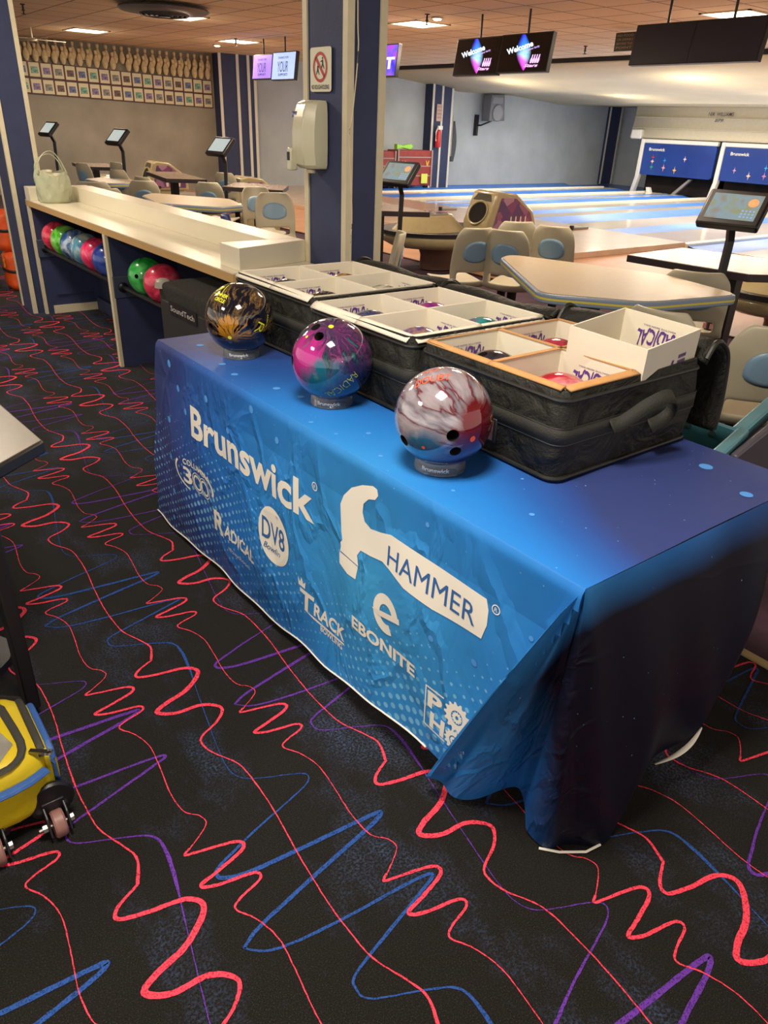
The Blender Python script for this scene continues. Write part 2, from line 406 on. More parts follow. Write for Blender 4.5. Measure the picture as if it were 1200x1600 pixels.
# ---- ceilings
def ceil_mat():
    m, nt, b = newmat('ceiling_tiles'); lk = nt.links.new; tc = ND(nt, 'ShaderNodeTexCoord')
    br = ND(nt, 'ShaderNodeTexBrick'); br.offset = 0; br.squash = 1
    for k, v in {'Scale': 1.0, 'Mortar Size': .012, 'Mortar Smooth': .1, 'Brick Width': .57, 'Row Height': .60, 'Bias': 0}.items(): br.inputs[k].default_value = v
    br.inputs['Color1'].default_value = (*L('#dcc19f'), 1); br.inputs['Color2'].default_value = (*L('#d4b896'), 1); br.inputs['Mortar'].default_value = (*L('#7d6552'), 1)
    lk(tc.outputs['Object'], br.inputs['Vector'])
    n = ND(nt, 'ShaderNodeTexNoise'); n.inputs['Scale'].default_value = 90; lk(tc.outputs['Object'], n.inputs['Vector'])
    bp = ND(nt, 'ShaderNodeBump'); bp.inputs['Strength'].default_value = .3; bp.inputs['Distance'].default_value = .01; lk(n.outputs['Fac'], bp.inputs['Height'])
    lk(bp.outputs[0], b.inputs['Normal']); lk(br.outputs['Color'], b.inputs['Base Color']); b.inputs['Roughness'].default_value = .9
    return m
s = MB(); s.box(-4, -3, 2.6, 12.0, 16.45, 2.7); struct(s.build('ceiling', ceil_mat(), smooth=0))
prof = [(12.0, 2.6), (12.0, 2.52), (13.7, 2.38), (14.9, 2.255), (15.6, 2.265), (16.9, 2.265), (18.9, 2.13), (19.6, 2.14), (22.0, 2.18)]
s = MB()
for (x0, z0), (x1, z1) in zip(prof, prof[1:]):
    s.add([(x0, -3, z0), (x1, -3, z1), (x1, 16.45, z1), (x0, 16.45, z0)], [(0, 1, 2, 3)])
struct(s.build('ceiling_over_lanes', mat('cream_plaster', '#ecd9ae', .8, noise=.05, nscale=1.2), smooth=20, solid=.02))
s = MB(); s.box(11.93, -3, 2.53, 12.0, 16.42, 2.6); struct(s.build('trim_2', BLACKM, smooth=0))

# ceiling lamps
LAMPM = mat('lit_diffuser', '#fff1d8', .5, emit=6)
pr = None
lamps = [(x, y) for x, y, p in CONC + SEAT]
lab = {11: 'square recessed ceiling light glowing near the wall of bowling pins', }
lampnames = ['square ceiling light over the blue covered table', 'square ceiling light over the open carpet by the dark table', 'square ceiling light over the ball storage counter',
             'square ceiling light above the striped edge table', 'square ceiling light above the middle seating tables', 'square ceiling light above the far seating group', 'bright square recessed ceiling light nearest the pin display wall', 'small ceiling light in front of the welcome screens', 'square ceiling light in front of the blank screens', 'ceiling light near the navy wall columns']
for i, (x, y) in enumerate(lamps):
    t = thing('ceiling_light', lampnames[i], 'ceiling light', (x, y, 2.6), 0, 'ceiling lights')
    hw = .29; a = MB()
    for q in ((-hw, -hw, hw, -hw + .03), (-hw, hw - .03, hw, hw), (-hw, -hw, -hw + .03, hw), (hw - .03, -hw, hw, hw)):
        a.box(x + q[0], y + q[1], 2.588, x + q[2], y + q[3], 2.6)
    a.build('frame', IVORY, t, smooth=0)
    a = MB(); a.box(x - hw + .03, y - hw + .03, 2.592, x + hw - .03, y + hw - .03, 2.6); a.build('diffuser', LAMPM, t, smooth=0)
# small spot lamps, sprinklers and air vent
for i, (x, y, lb) in enumerate([(7.09, 14.4, 'tiny bright spot lamp in the ceiling above the navy wall columns'), (6.92, 8.12, 'tiny bright spot lamp in the ceiling left of the welcome screens')]):
    t = thing('spot_lamp', lb, 'ceiling lamp', (x, y, 2.6), 0, 'round ceiling spots')
    a = MB(); a.lathe([(.07, 0), (.075, -.015), (.05, -.02)], (x, y, 2.6), 20); a.build('ring', IVORY, t)
    a = MB(); a.lathe([(.05, -.021), (.035, -.03), (0.0, -.034)], (x, y, 2.6), 20); a.build('bulb', mat('spot_bulb', '#fff4e6', .5, emit=30), t)
for i, (x, y, lb) in enumerate([(6.66, 8.0, 'small ceiling sprinkler beside the spot lamp left of the welcome screens'), (6.74, 13.0, 'small ceiling sprinkler above the lilac screens'), (10.4, 8.7, 'small ceiling sprinkler between the welcome screens and blank screens'), (3.08, 11.58, 'small ceiling sprinkler in the top left corner by the pillar')]):
    t = thing('sprinkler', lb, 'sprinkler', (x, y, 2.6), 0, 'ceiling sprinklers')
    a = MB(); a.lathe([(.03, 0), (.03, -.01), (.012, -.012), (.012, -.06), (.022, -.062), (.022, -.07), (.008, -.074), (.008, -.1), (.03, -.105), (.03, -.11)], (x, y, 2.6), 12); a.build('head', BLACKM, t)
t = thing('ceiling_vent', 'round dark grey air vent hanging from the ceiling at the top left', 'air vent', (4.3, 10.1, 2.6))
a = MB(); a.lathe([(.30, -.0), (.52, -.03), (.54, -.05), (.50, -.07), (.32, -.09)], (4.3, 10.1, 2.6), 40); a.build('rim', mat('grey_vent_metal', '#5d6068', .4, metal=.6), t)
a = MB()
for r in (.30, .24, .18, .12): a.lathe([(r, -.09), (r - .02, -.11), (r - .035, -.10), (r - .02, -.085)], (4.3, 10.1, 2.6), 36)
a.lathe([(.06, -.085), (.07, -.12), (0, -.125)], (4.3, 10.1, 2.6), 24); a.build('louvre_rings', mat('dark_vent', '#33353b', .5), t)
# ================================================================ PILLARS
def pillar(name, label, x0, y0, x1, y1, strip=.022, z1=2.6, z0=0):
    t = thing(name, label, 'pillar', (x0, y0, z0))
    a = MB(); a.box(x0, y0, z0, x1, y1, z1); a.build('shaft', NAVY, t, smooth=0)
    e = .008
    for (cx, cy, lb) in ((x0, y0, 0), (x1, y0, 0), (x0, y1, 0), (x1, y1, 0)):
        a = MB(); sx = 1 if cx == x0 else -1; sy = 1 if cy == y0 else -1
        a.prism([(cx - sx * e, cy - sy * e), (cx + sx * strip, cy - sy * e), (cx + sx * strip, cy), (cx, cy), (cx, cy + sy * strip), (cx - sx * e, cy + sy * strip)], z0, z1)
        a.build('corner_trim', IVORY, t, smooth=0)
    return t
pc = pillar('pillar', 'navy square pillar with ivory corner strips carrying a round red sign', 1.965, 2.84, 2.145, 3.16, .026)
a = MB()
wp = [(2.0, 2.6), (2.004, 1.863), (2.01, 1.694), (1.987, 1.478), (1.972, 1.396), (1.984, 1.2), (1.991, 1.071), (1.985, .91), (1.985, .4)]
a.tube([(x, 2.833, z) for x, z in catmull(wp, 5)], .0028, 6); a.build('cable', IVORY, pc)
pillar('pillar', 'navy pillar with ivory edges at the far end of the white counter', 1.425, 6.4, 1.63, 6.75, .022)
# wall columns
def wallcol(x0, x1, y0, lb, z1=2.6, strips=()):
    t = thing('wall_column', lb, 'column', (x0, y0, 0))
    a = MB(); a.box(x0, y0, 0, x1, 16.42, z1); a.build('shaft', NAVY, t, smooth=0)
    for sx in (x0, x1) + tuple(strips):
        a = MB(); a.box(sx - .03, y0 - .015, 0, sx + .03, y0, z1); a.build('edge_strip', mat('white_strip', '#d8d3c6', .5), t, smooth=0)
wallcol(13.75, 14.38, 16.1, 'blue wall column with white edges between red carts and speaker', 2.37, (14.05,))
wallcol(21.1, 21.65, 16.32, 'blue wall column standing next to the pin decks', 2.17)
wallcol(7.95, 8.75, 16.1, 'dark navy wall column beside the end of the pin display', 2.6, (8.35, 8.6))
# sign on the pillar
XP = 1.957
def PX(X):                     # flat lettering on a face that looks towards -X
    return lambda y, z: (X, -y, z)
t = thing('warning_sign', 'white no roughhousing sign with red crossed circle on the navy pillar', 'sign', (XP, 3.02, 1.63))
y0, y1, z0, z1 = 2.945, 3.105, 1.55, 1.712
a = MB(); a.prism(roundpoly([(y0, z0), (y1, z0), (y1, z1), (y0, z1)], .014), XP - .003, XP + .001, 'x'); a.build('plate', mat('sign_white', '#dcd9c0', .4), t, bevel=.002)
P = PX(XP - .005); cy, cz = -3.025, 1.64
a = MB(); put_ring(a, cy, cz, .044, .055, P, 40, ex=.98)
q = .0045; d = (.7071, -.7071)
a.add([P(cy + s_ * .048 * d[0] * .95 + o_ * q, cz + s_ * .048 * d[1] + o_ * q) for s_, o_ in ((-1, -1), (1, -1), (1, 1), (-1, 1))], [(0, 1, 2, 3)])
a.build('prohibition_ring', mat('sign_red', '#b5302f', .4), t, smooth=0)
a = MB(); P = PX(XP - .0042)
def fig(cx, cz, m):
    disc(a, cx, cz + .020, .0045, P, 12)
    put_poly(a, [(cx - .004 * m, cz + .014), (cx + .004 * m, cz + .014), (cx + .006 * m, cz - .002), (cx + .014 * m, cz - .018), (cx + .010 * m, cz - .019), (cx, cz - .006), (cx - .008 * m, cz - .020), (cx - .012 * m, cz - .018), (cx - .004 * m, cz)], P)
    put_poly(a, [(cx - .002 * m, cz + .013), (cx - .016 * m, cz + .009), (cx - .016 * m, cz + .006), (cx, cz + .008)], P)
fig(cy + .018, cz + .012, 1); fig(cy - .018, cz - .008, -1)
put_text(a, 'NO ROUGHHOUSING', P, cy - .068, cy + .068, 1.560, .017, bold=.015)
a.build('printed_figures', mat('sign_black', '#1c1b1d', .5), t, smooth=0)
# sanitizer dispenser
t = thing('soap_dispenser', 'cream wall mounted hand sanitizer dispenser on the navy pillar below the round sign', 'dispenser', (XP, 3.04, 1.38))
DSP = mat('dispenser_plastic', '#c9c7ac', .25, coat=.3)
a = MB()
for (z, d_, w_) in (): pass
sec = [(1.255, .075, .062), (1.27, .098, .068), (1.33, .112, .071), (1.40, .112, .071), (1.47, .10, .070), (1.505, .085, .066), (1.518, .055, .058)]
vs = []
for z, dd, ww in sec:
    vs += [(XP, 3.045 + ww, z), (XP - dd * .6, 3.045 + ww, z), (XP - dd, 3.045 + ww * .55, z), (XP - dd, 3.045 - ww * .55, z), (XP - dd * .6, 3.045 - ww, z), (XP, 3.045 - ww, z)]
fs = [(j * 6 + i, j * 6 + i + 1, (j + 1) * 6 + i + 1, (j + 1) * 6 + i) for j in range(len(sec) - 1) for i in range(5)] + [list(range(6)), [(len(sec) - 1) * 6 + i for i in range(6)]]
a.add(vs, fs); a.build('cover', DSP, t, bevel=.004)
a = MB(); a.box(XP - .125, 3.075, 1.245, XP - .09, 3.112, 1.335); a.build('push_lever', DSP, t, bevel=.006)
a = MB(); a.box(XP - .128, 3.084, 1.285, XP - .124, 3.102, 1.318); a.build('level_window', BLACKP, t)
a = MB(); a.lathe([(.02, 0), (.022, .012), (.014, .02)], (XP - .05, 3.03, 1.238), 16); a.build('nozzle', CREAMP, t)
a = MB(); a.box(XP - .1015, 3.06, 1.452, XP - .098, 3.095, 1.474); a.build('badge', mat('badge_navy', '#3a3f86', .4), t)
a = MB(); put_text(a, 'Purell', PX(XP - .1025), -3.093, -3.062, 1.459, .010); a.build('badge_lettering', mat('badge_white', '#d9d9e6', .4), t, smooth=0)

# ================================================================ COUNTER WITH BALL STORAGE
PLYW = None
def ply():
    m, nt, b = newmat('plywood_edge'); lk = nt.links.new; tc = ND(nt, 'ShaderNodeTexCoord')
    wv = ND(nt, 'ShaderNodeTexWave'); wv.bands_direction = 'Z'; wv.inputs['Scale'].default_value = 60; wv.inputs['Distortion'].default_value = 1.5
    mp = ND(nt, 'ShaderNodeMapping'); mp.inputs['Scale'].default_value = (1, .08, 1); lk(tc.outputs['Object'], mp.inputs[0]); lk(mp.outputs[0], wv.inputs['Vector'])
    r = ramp(nt, [(.2, L('#8f6c3c')), (.6, L('#c19a60')), (.9, L('#d9b67c'))]); lk(wv.outputs['Fac'], r.inputs[0]); lk(r.outputs[0], b.inputs['Base Color']); b.inputs['Roughness'].default_value = .6
    return m
ct = thing('storage_counter', 'long white topped counter with plywood edge and dark ball racks beneath', 'counter', (1.5, 4.6, 0))
LAM = mat('white_laminate', '#ddd5bd', .3, noise=.03, nscale=2)
a = MB(); a.box(1.5, 3.02, .838, 1.95, 6.4, .843); a.build('laminate_surface', LAM, ct, smooth=0)
a = MB(); a.box(1.498, 3.02, .80, 1.95, 6.4, .8378); a.build('plywood_top', ply(), ct, smooth=0)
a = MB(); a.box(1.80, 3.23, .843, 1.955, 6.25, .94); a.build('back_ledge', LAM, ct, bevel=.002)
a = MB(); a.prism([(1.548, 3.05), (1.955, 3.165), (1.955, 3.24), (1.548, 3.24)], .843, .94); a.build('end_block', LAM, ct, bevel=.002)
a = MB(); a.box(1.50, 6.25, .843, 1.955, 6.38, .935); a.build('end_block', LAM, ct, bevel=.002)
a = MB(); a.box(1.93, 3.2, 0, 1.955, 6.38, .80); a.build('back_panel', DARKNAVY, ct, smooth=0)
a = MB(); a.box(1.90, 3.5, 0, 1.93, 6.33, .10); a.build('kick_board', NAVY, ct, smooth=0)
for y in (6.34, 4.67):
    a = MB(); a.box(1.515, y, 0, 1.93, y + .03, .80); a.build('divider_panel', NAVY, ct, smooth=0)
    a = MB(); a.box(1.495, y - .004, 0, 1.515, y + .034, .80); a.build('divider_edge', IVORY, ct, smooth=0)
a = MB(); a.box(1.56, 6.325, 0, 1.90, 6.34, .06); a.build('toe_board', IVORY, ct, smooth=0)
a = MB(); a.box(1.60, 6.33, .14, 1.88, 6.34, .15); a.build('panel_moulding', NAVY, ct, smooth=0)
RAILM = mat('black_steel_rail', '#2a2a2e', .3, metal=.7)
for (ya, yb) in ((4.70, 6.34), (3.3, 4.67)):
    a = MB()
    a.tube([(1.565, ya, .495), (1.565, yb, .495)], .014, 12); a.build('ball_rail', RAILM, ct)
    a = MB(); a.tube([(1.70, ya, .495), (1.70, yb, .495)], .014, 12); a.build('ball_rail', RAILM, ct)
    a = MB(); a.box(1.51, yb - .012, .43, 1.75, yb, .56); a.build('rail_plate', mat('plate_blue_grey', '#3a4258', .5), ct, bevel=.004)
    a = MB(); a.lathe([(.03, 0), (.03, .012), (.018, .02)], (0, 0, 0), 16, mtx=Matrix.Translation((1.565, yb - .012, .495)) @ Matrix.Rotation(pi / 2, 4, 'X')); a.build('rail_flange', RAILM, ct)

# ================================================================ BALL MATERIALS
def marble(name, cols, scale=7, dist=2.0, rough=.12, metal=0, seed=0.0):
    m, nt, b = newmat(name); lk = nt.links.new; tc = ND(nt, 'ShaderNodeTexCoord')
    n = ND(nt, 'ShaderNodeTexNoise'); n.inputs['Scale'].default_value = scale; n.inputs['Detail'].default_value = 4; n.inputs['Distortion'].default_value = dist
    mp = ND(nt, 'ShaderNodeMapping'); mp.inputs['Location'].default_value = (seed, seed * 1.7, seed * .3)
    lk(tc.outputs['Object'], mp.inputs[0]); lk(mp.outputs[0], n.inputs['Vector'])
    k = len(cols); r = ramp(nt, [(.3 + .4 * i / (k - 1), L(c)) for i, c in enumerate(cols)]); lk(n.outputs['Fac'], r.inputs[0])
    lk(r.outputs[0], b.inputs['Base Color']); b.inputs['Roughness'].default_value = rough; b.inputs['Metallic'].default_value = metal
    b.inputs['Coat Weight'].default_value = .6; b.inputs['Coat Roughness'].default_value = .03
    return m
HOLE = mat('hole_black', '#050505', .9)
def make_ball(name, label, loc, R, m, holes=(), cat='bowling ball', group=None, hr=.0125, depth=.05, nu=48, nv=32):
    s = MB(); s.sphere((0, 0, 0), R, nu, nv)
    o = s.build(name, [m, HOLE], None, smooth=180); o.location = loc
    if holes:
        for h in holes:
            n = Vector(h[:3]).normalized(); rr = h[3] if len(h) > 3 else hr
            q = n.to_track_quat('Z', 'Y').to_matrix().to_4x4()
            c = MB(); c.lathe([(rr * .8, R - depth), (rr, R - depth + .004), (rr, R + .01)], (0, 0, 0), 24, mi=0, mtx=q)
            co = c.build('cutter', HOLE, None, smooth=0)
            co.location = loc
            md = o.modifiers.new('h', 'BOOLEAN'); md.object = co; md.operation = 'DIFFERENCE'; md.solver = 'EXACT'
            try: md.material_mode = 'TRANSFER'
            except Exception: pass
        bpy.context.view_layer.update()
        dg = bpy.context.evaluated_depsgraph_get(); me = bpy.data.meshes.new_from_object(o.evaluated_get(dg))
        cut = [md.object for md in o.modifiers]; o.modifiers.clear(); o.data = me
        for c in cut: bpy.data.objects.remove(c)
        me.materials.clear(); me.materials.append(m); me.materials.append(HOLE)
        for p in me.polygons: p.material_index = 1 if p.center.length < R * .985 else 0
        me.shade_smooth()
        try: me.set_sharp_from_angle(angle=radians(40))
        except Exception: pass
    tag(o, label, cat, group); return o
rack = [(6.20, ['#8f1530', '#d93553', '#e8607a'], 'red pink marbled ball, farthest left on the counter rack', 4),
        (5.97, ['#3a8a1e', '#5fc93a', '#a7e27a'], 'lime green ball on the rack next to the red pink one at the left end', 3),
        (5.74, ['#14305e', '#2c5f9c', '#c9d6e4'], 'dark blue ball with white veins between lime green and pale blue balls', 6),
        (5.51, ['#1d5480', '#5f9cb8', '#e0dfb8'], 'pale blue and cream marbled ball on the left half of the rack', 9),
        (5.28, ['#c21c4c', '#ec4474', '#f07a9a'], 'bright pink ball on the rack just left of the first ivory divider', 2),
        (5.05, ['#1a2f7e', '#2f4fa6', '#4e6cc0'], 'royal blue ball half hidden behind the ivory divider edge', 5),
        (4.41, ['#0f6a26', '#1fa040', '#58c46a'], 'dark green ball with finger hole in the right half of the rack', 7),
        (4.17, ['#a8203c', '#e04060', '#f28498'], 'pink ball beside the dark green ball, next to the fuzzy black case', 8)]
for i, (y, cols, lb, sd) in enumerate(rack):
    make_ball('bowling_ball', lb, (1.632, y, .594), .108, marble('rack_ball_marble', cols, 9, 1.5, .25, seed=sd), holes=[(-.75, -.55, .15)] if i == 6 else (), group='balls on the counter rack')

# ================================================================ FOLDING TABLE + TABLECLOTH
t = thing('folding_table', 'rectangular folding table hidden under the blue printed cloth', 'table', (1.3, 1.54, 0))
a = MB(); a.box(.935, .625, .705, 1.67, 2.455, .742); a.build('tabletop', mat('table_plastic', '#b9b6ab', .5), t, bevel=.01)
for x in (1.02, 1.6):
    for y in (.85, 2.3):
        a = MB(); a.tube([(x, y, .705), (x, y, .0)], .014, 10); a.build('leg', BLACKM, t)
def ripple(y, z):
    f = min(1, max(0, (.75 - z) / .3))
    return f * (.0045 * sin(11 * y + 5 * z) + .003 * sin(23 * y - 9 * z + 1) + .002 * sin(17 * z + 6 * y))
def hemz(s):
    P_ = [(0, .012), (.12, .022), (.3, .035), (.5, .04), (.62, .06), (.75, .10), (.9, .115), (1, .12)]
    for (a_, b_), (c_, d_) in zip(P_, P_[1:]):
        if s <= c_: return b_ + (d_ - b_) * (s - a_) / (c_ - a_)
    return P_[-1][1]
def bowx(z): return .918 - .012 * sin(pi * min(1, (.75 - z) / .75)) * .6
def frontx(y, z): return bowx(z) - ripple(y, z)
cloth = MB()
NU, NV = 150, 56
def S_front(u, v):
    e = .012
    yt = 2.468 + (.612 - 2.468) * u; yb = 2.66 + (.62 - 2.66) * u
    zt = .7555
    zb = hemz(u); z = zt + (zb - zt) * v; y = yt + (yb - yt) * v
    x = frontx(y, z)
    if v < .03:
        k = v / .03; x = x + (1 - k) ** 2 * .008
    i = len(cloth.uvtmp); cloth.uvtmp.append((y if u > 0 else y, z)); return (x, y, z)
cloth.uvtmp = []
cloth.grid(S_front, NU, NV, 0, skip=lambda u, v: (2.468 + (.612 - 2.468) * u) * (1 - v) + (2.66 - 2.04 * u) * v < .600 + .262 * v)
def S_top(u, v):
    x = .926 + (1.695 - .926) * v; y = 2.468 + (.612 - 2.468) * u
    z = .7555 + .0012 * sin(14 * y + 9 * x) * sin(pi * v) + (.001 * sin(31 * x + 4 * y)) * sin(pi * u) * sin(pi * v)
    cloth.uvtmp.append((y, .75 + x - .92)); return (x, y, z)
cloth.grid(S_top, NU, 60, 0)
def S_left(u, v):
    x = .926 + (1.69 - .926) * u; z = .7555 * (1 - v) + .015 * v; y = 2.468 + .19 * v + .01 * sin(20 * x) * v
    if u == 0: x = frontx(y, z) if v > .03 else x
    cloth.uvtmp.append((2.47 + (.75 - z), .75 + x - .92)); return (x, y, z)
cloth.grid(S_left, 30, 24, 0)
# corner fold and end drape
Bp = [(.900, .900, .085), (.905, .925, .050), (.935, .885, .030), (.975, .825, .026), (1.035, .790, .045), (1.045, .745, .032), (1.010, .700, .014), (1.018, .640, .006), (1.085, .590, .004), (1.17, .585, .020), (1.28, .605, .105), (1.40, .590, .120), (1.47, .575, .22), (1.54, .60, .36), (1.63, .72, .36)]
Tp = [(.926, .612)] * 8 + [(.95, .611), (1.05, .610), (1.18, .610), (1.32, .610), (1.46, .610), (1.58, .611), (1.695, .612)]
An = [0, .04, .10, .2, .32, .45, .6, .75, .9, 1, 1, 1, 1, 1, 1]
CB = catmull([(*b_, *t_, an) for b_, t_, an in zip(Bp, Tp, An)], 10)
nC = len(CB) - 1; NR = 48
for j in range(NR + 1):
    v = j / NR
    for i in range(nC + 1):
        bx, by, bz, tx, ty, an = CB[i]; s_ = i / nC
        k = v
        x = tx + (bx - tx) * k; y = ty + (by - ty) * k; z = .7555 + (bz - .7555) * k
        # cloth falls: bulges out a little in mid drop, with soft vertical folds
        f = sin(pi * v) * .02 + v * .0
        fold = (.020 * sin(s_ * 27 + 2.6 * v) + .010 * sin(s_ * 58 - 3 * v + 1)) * v ** .8 * (1.05 - .4 * v)
        if s_ < .12: fold *= s_ / .12
        ax = -cos(min(1, an) * pi / 2) ; ay = -sin(min(1, an) * pi / 2)
        x += ax * (f + fold); y += ay * (f + fold)
        if s_ < .3: x -= .018 * min(1, v * 12) * (1 - s_ / .3)
        if i == nC or s_ > .93: y += .0
        cloth.v.append((x, y, max(z, .003)))
        r = (.75 - z); a_ = an * pi / 2
        cloth.uvtmp.append((.612 - r * sin(a_), .75 - r * cos(a_) + (tx - .92) * an))
o0 = len(cloth.v) - (NR + 1) * (nC + 1)
for j in range(NR):
    for i in range(nC):
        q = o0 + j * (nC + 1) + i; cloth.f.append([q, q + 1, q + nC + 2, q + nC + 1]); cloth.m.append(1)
cloth.uv = dict(enumerate(cloth.uvtmp))
def cloth_mat(fold=False):
    m, nt, b = newmat('folded_blue_cloth' if fold else 'printed_blue_cloth'); lk = nt.links.new
    uv = ND(nt, 'ShaderNodeUVMap'); sp = ND(nt, 'ShaderNodeSeparateXYZ'); lk(uv.outputs[0], sp.inputs[0])
    def mth(op, a, b_=None, c=None):
        n = ND(nt, 'ShaderNodeMath', operation=op)
        for i, x in enumerate((a, b_, c)):
            if x is None: continue
            if isinstance(x, (int, float)): n.inputs[i].default_value = x
            else: lk(x, n.inputs[i])
        return n.outputs[0]
    U, V = sp.outputs[0], sp.outputs[1]
    ns = ND(nt, 'ShaderNodeTexNoise'); ns.inputs['Scale'].default_value = 2.2; ns.inputs['Detail'].default_value = 3; lk(uv.outputs[0], ns.inputs['Vector'])
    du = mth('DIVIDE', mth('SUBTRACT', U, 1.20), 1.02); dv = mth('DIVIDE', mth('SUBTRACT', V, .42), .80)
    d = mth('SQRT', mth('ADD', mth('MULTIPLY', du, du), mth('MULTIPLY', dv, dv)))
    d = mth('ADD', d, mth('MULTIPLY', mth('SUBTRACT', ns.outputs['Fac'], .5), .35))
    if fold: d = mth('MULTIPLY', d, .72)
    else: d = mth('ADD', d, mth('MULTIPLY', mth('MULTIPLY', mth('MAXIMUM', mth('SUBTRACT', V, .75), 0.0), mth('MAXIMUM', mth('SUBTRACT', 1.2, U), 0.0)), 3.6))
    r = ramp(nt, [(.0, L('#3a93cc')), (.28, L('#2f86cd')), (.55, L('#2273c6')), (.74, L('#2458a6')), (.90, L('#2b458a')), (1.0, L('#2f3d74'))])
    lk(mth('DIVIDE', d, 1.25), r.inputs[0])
    # beyond the glow the print goes navy; the short side's shade is painted in too
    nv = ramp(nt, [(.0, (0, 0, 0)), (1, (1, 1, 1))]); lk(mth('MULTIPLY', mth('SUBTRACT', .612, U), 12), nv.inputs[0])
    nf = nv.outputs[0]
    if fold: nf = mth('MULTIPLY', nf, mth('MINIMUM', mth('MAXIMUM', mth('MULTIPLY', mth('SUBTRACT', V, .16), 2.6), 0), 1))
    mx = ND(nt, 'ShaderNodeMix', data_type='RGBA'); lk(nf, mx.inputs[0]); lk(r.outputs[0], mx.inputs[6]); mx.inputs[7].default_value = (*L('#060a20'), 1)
    # halftone dots on the long side
    rot = ND(nt, 'ShaderNodeMapping'); rot.inputs['Rotation'].default_value = (0, 0, .5); rot.inputs['Scale'].default_value = (34, 34, 1); lk(uv.outputs[0], rot.inputs[0])
    nz_ = ND(nt, 'ShaderNodeTexNoise'); nz_.inputs['Scale'].default_value = 1.6; lk(uv.outputs[0], nz_.inputs['Vector'])
    vo = ND(nt, 'ShaderNodeTexVoronoi'); vo.inputs['Randomness'].default_value = .12; vo.inputs['Scale'].default_value = 1.0; lk(rot.outputs[0], vo.inputs['Vector'])
    rad = mth('MULTIPLY', mth('MAXIMUM', mth('SUBTRACT', mth('MULTIPLY', nz_.outputs['Fac'], 1.1), .33), 0.0), .95)
    # fade out above mid height
    fade = mth('MINIMUM', mth('MAXIMUM', mth('MULTIPLY', mth('SUBTRACT', .58, V), 3.5), 0), 1)
    rad = mth('MULTIPLY', rad, fade if not fold else 0.0)
    dot = mth('MULTIPLY', mth('LESS_THAN', vo.outputs['Distance'], rad), .55)
    mx2 = ND(nt, 'ShaderNodeMix', data_type='RGBA'); lk(dot, mx2.inputs[0]); lk(mx.outputs[2], mx2.inputs[6]); mx2.inputs[7].default_value = (*L('#8fd0ee'), 1)
    # tiny star specks
    v2 = ND(nt, 'ShaderNodeTexVoronoi'); v2.inputs['Scale'].default_value = 26; lk(uv.outputs[0], v2.inputs['Vector'])
    st = mth('MULTIPLY', mth('LESS_THAN', v2.outputs['Distance'], .045), .6)
    mx3 = ND(nt, 'ShaderNodeMix', data_type='RGBA'); lk(st, mx3.inputs[0]); lk(mx2.outputs[2], mx3.inputs[6]); mx3.inputs[7].default_value = (*L('#8cc4ee'), 1)
    lk(mx3.outputs[2], b.inputs['Base Color']); b.inputs['Roughness'].default_value = .5
    b.inputs['Specular IOR Level'].default_value = .35
    # creases
    w1 = ND(nt, 'ShaderNodeTexNoise'); w1.inputs['Scale'].default_value = 4.2; w1.inputs['Detail'].default_value = 4; w1.inputs['Distortion'].default_value = .9
    mp = ND(nt, 'ShaderNodeMapping'); mp.inputs['Scale'].default_value = (1, .55, 1); mp.inputs['Rotation'].default_value = (0, 0, -.55)
    lk(uv.outputs[0], mp.inputs[0]); lk(mp.outputs[0], w1.inputs['Vector'])
    vc = ND(nt, 'ShaderNodeTexVoronoi', feature='DISTANCE_TO_EDGE'); vc.inputs['Scale'].default_value = 5.5
    wv_ = ND(nt, 'ShaderNodeVectorMath', operation='MULTIPLY_ADD'); lk(w1.outputs['Color'], wv_.inputs[0]); wv_.inputs[1].default_value = (.22, .22, .22); lk(mp.outputs[0], wv_.inputs[2]); lk(wv_.outputs[0], vc.inputs['Vector'])
    cr = mth('MINIMUM', vc.outputs['Distance'], .10)
    fr = mth('MINIMUM', mth('MAXIMUM', mth('MULTIPLY', mth('SUBTRACT', .76, V), 8), .06), 1)
    hgt = mth('MULTIPLY', mth('ADD', mth('MULTIPLY', w1.outputs['Fac'], 1.0), mth('MULTIPLY', cr, 3.0)), fr)
    bp = ND(nt, 'ShaderNodeBump'); bp.inputs['Strength'].default_value = .55; bp.inputs['Distance'].default_value = .03
    lk(hgt, bp.inputs['Height']); lk(bp.outputs[0], b.inputs['Normal'])
    return m
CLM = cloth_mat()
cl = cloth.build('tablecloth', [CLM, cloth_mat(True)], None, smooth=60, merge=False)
tag(cl, 'blue printed cloth with white bowling logos draped over the folding table', 'tablecloth')
WHITEP = mat('white_print', '#e6e3d8', .6)
PALEP = mat('pale_blue_print', '#4c93dd', .6)
INKP = mat('blue_ink_print', '#2c5f9e', .6)
def CP(off=.0012):
    return lambda y, z: (frontx(-y, z) - off, -y, z)
def part_text(name, m, items, parent=cl, lab=None):
    a = MB()
    for it in items: it(a)
    o = a.build(name, m, parent, smooth=0, merge=False)
    if lab: o['label'] = lab
    return o
P = CP(); MXL = .03
part_text('brand_lettering', WHITEP, [lambda a: put_text(a, 'Brunswick', P, -2.20, -1.455, .500, .107, bold=.028, mx=MXL),
    lambda a: put_ring(a, -1.447, .612, .0095, .0125, P, 24), lambda a: put_text(a, 'R', P, -1.4515, -1.4425, .607, .010)], lab='white Brunswick lettering')
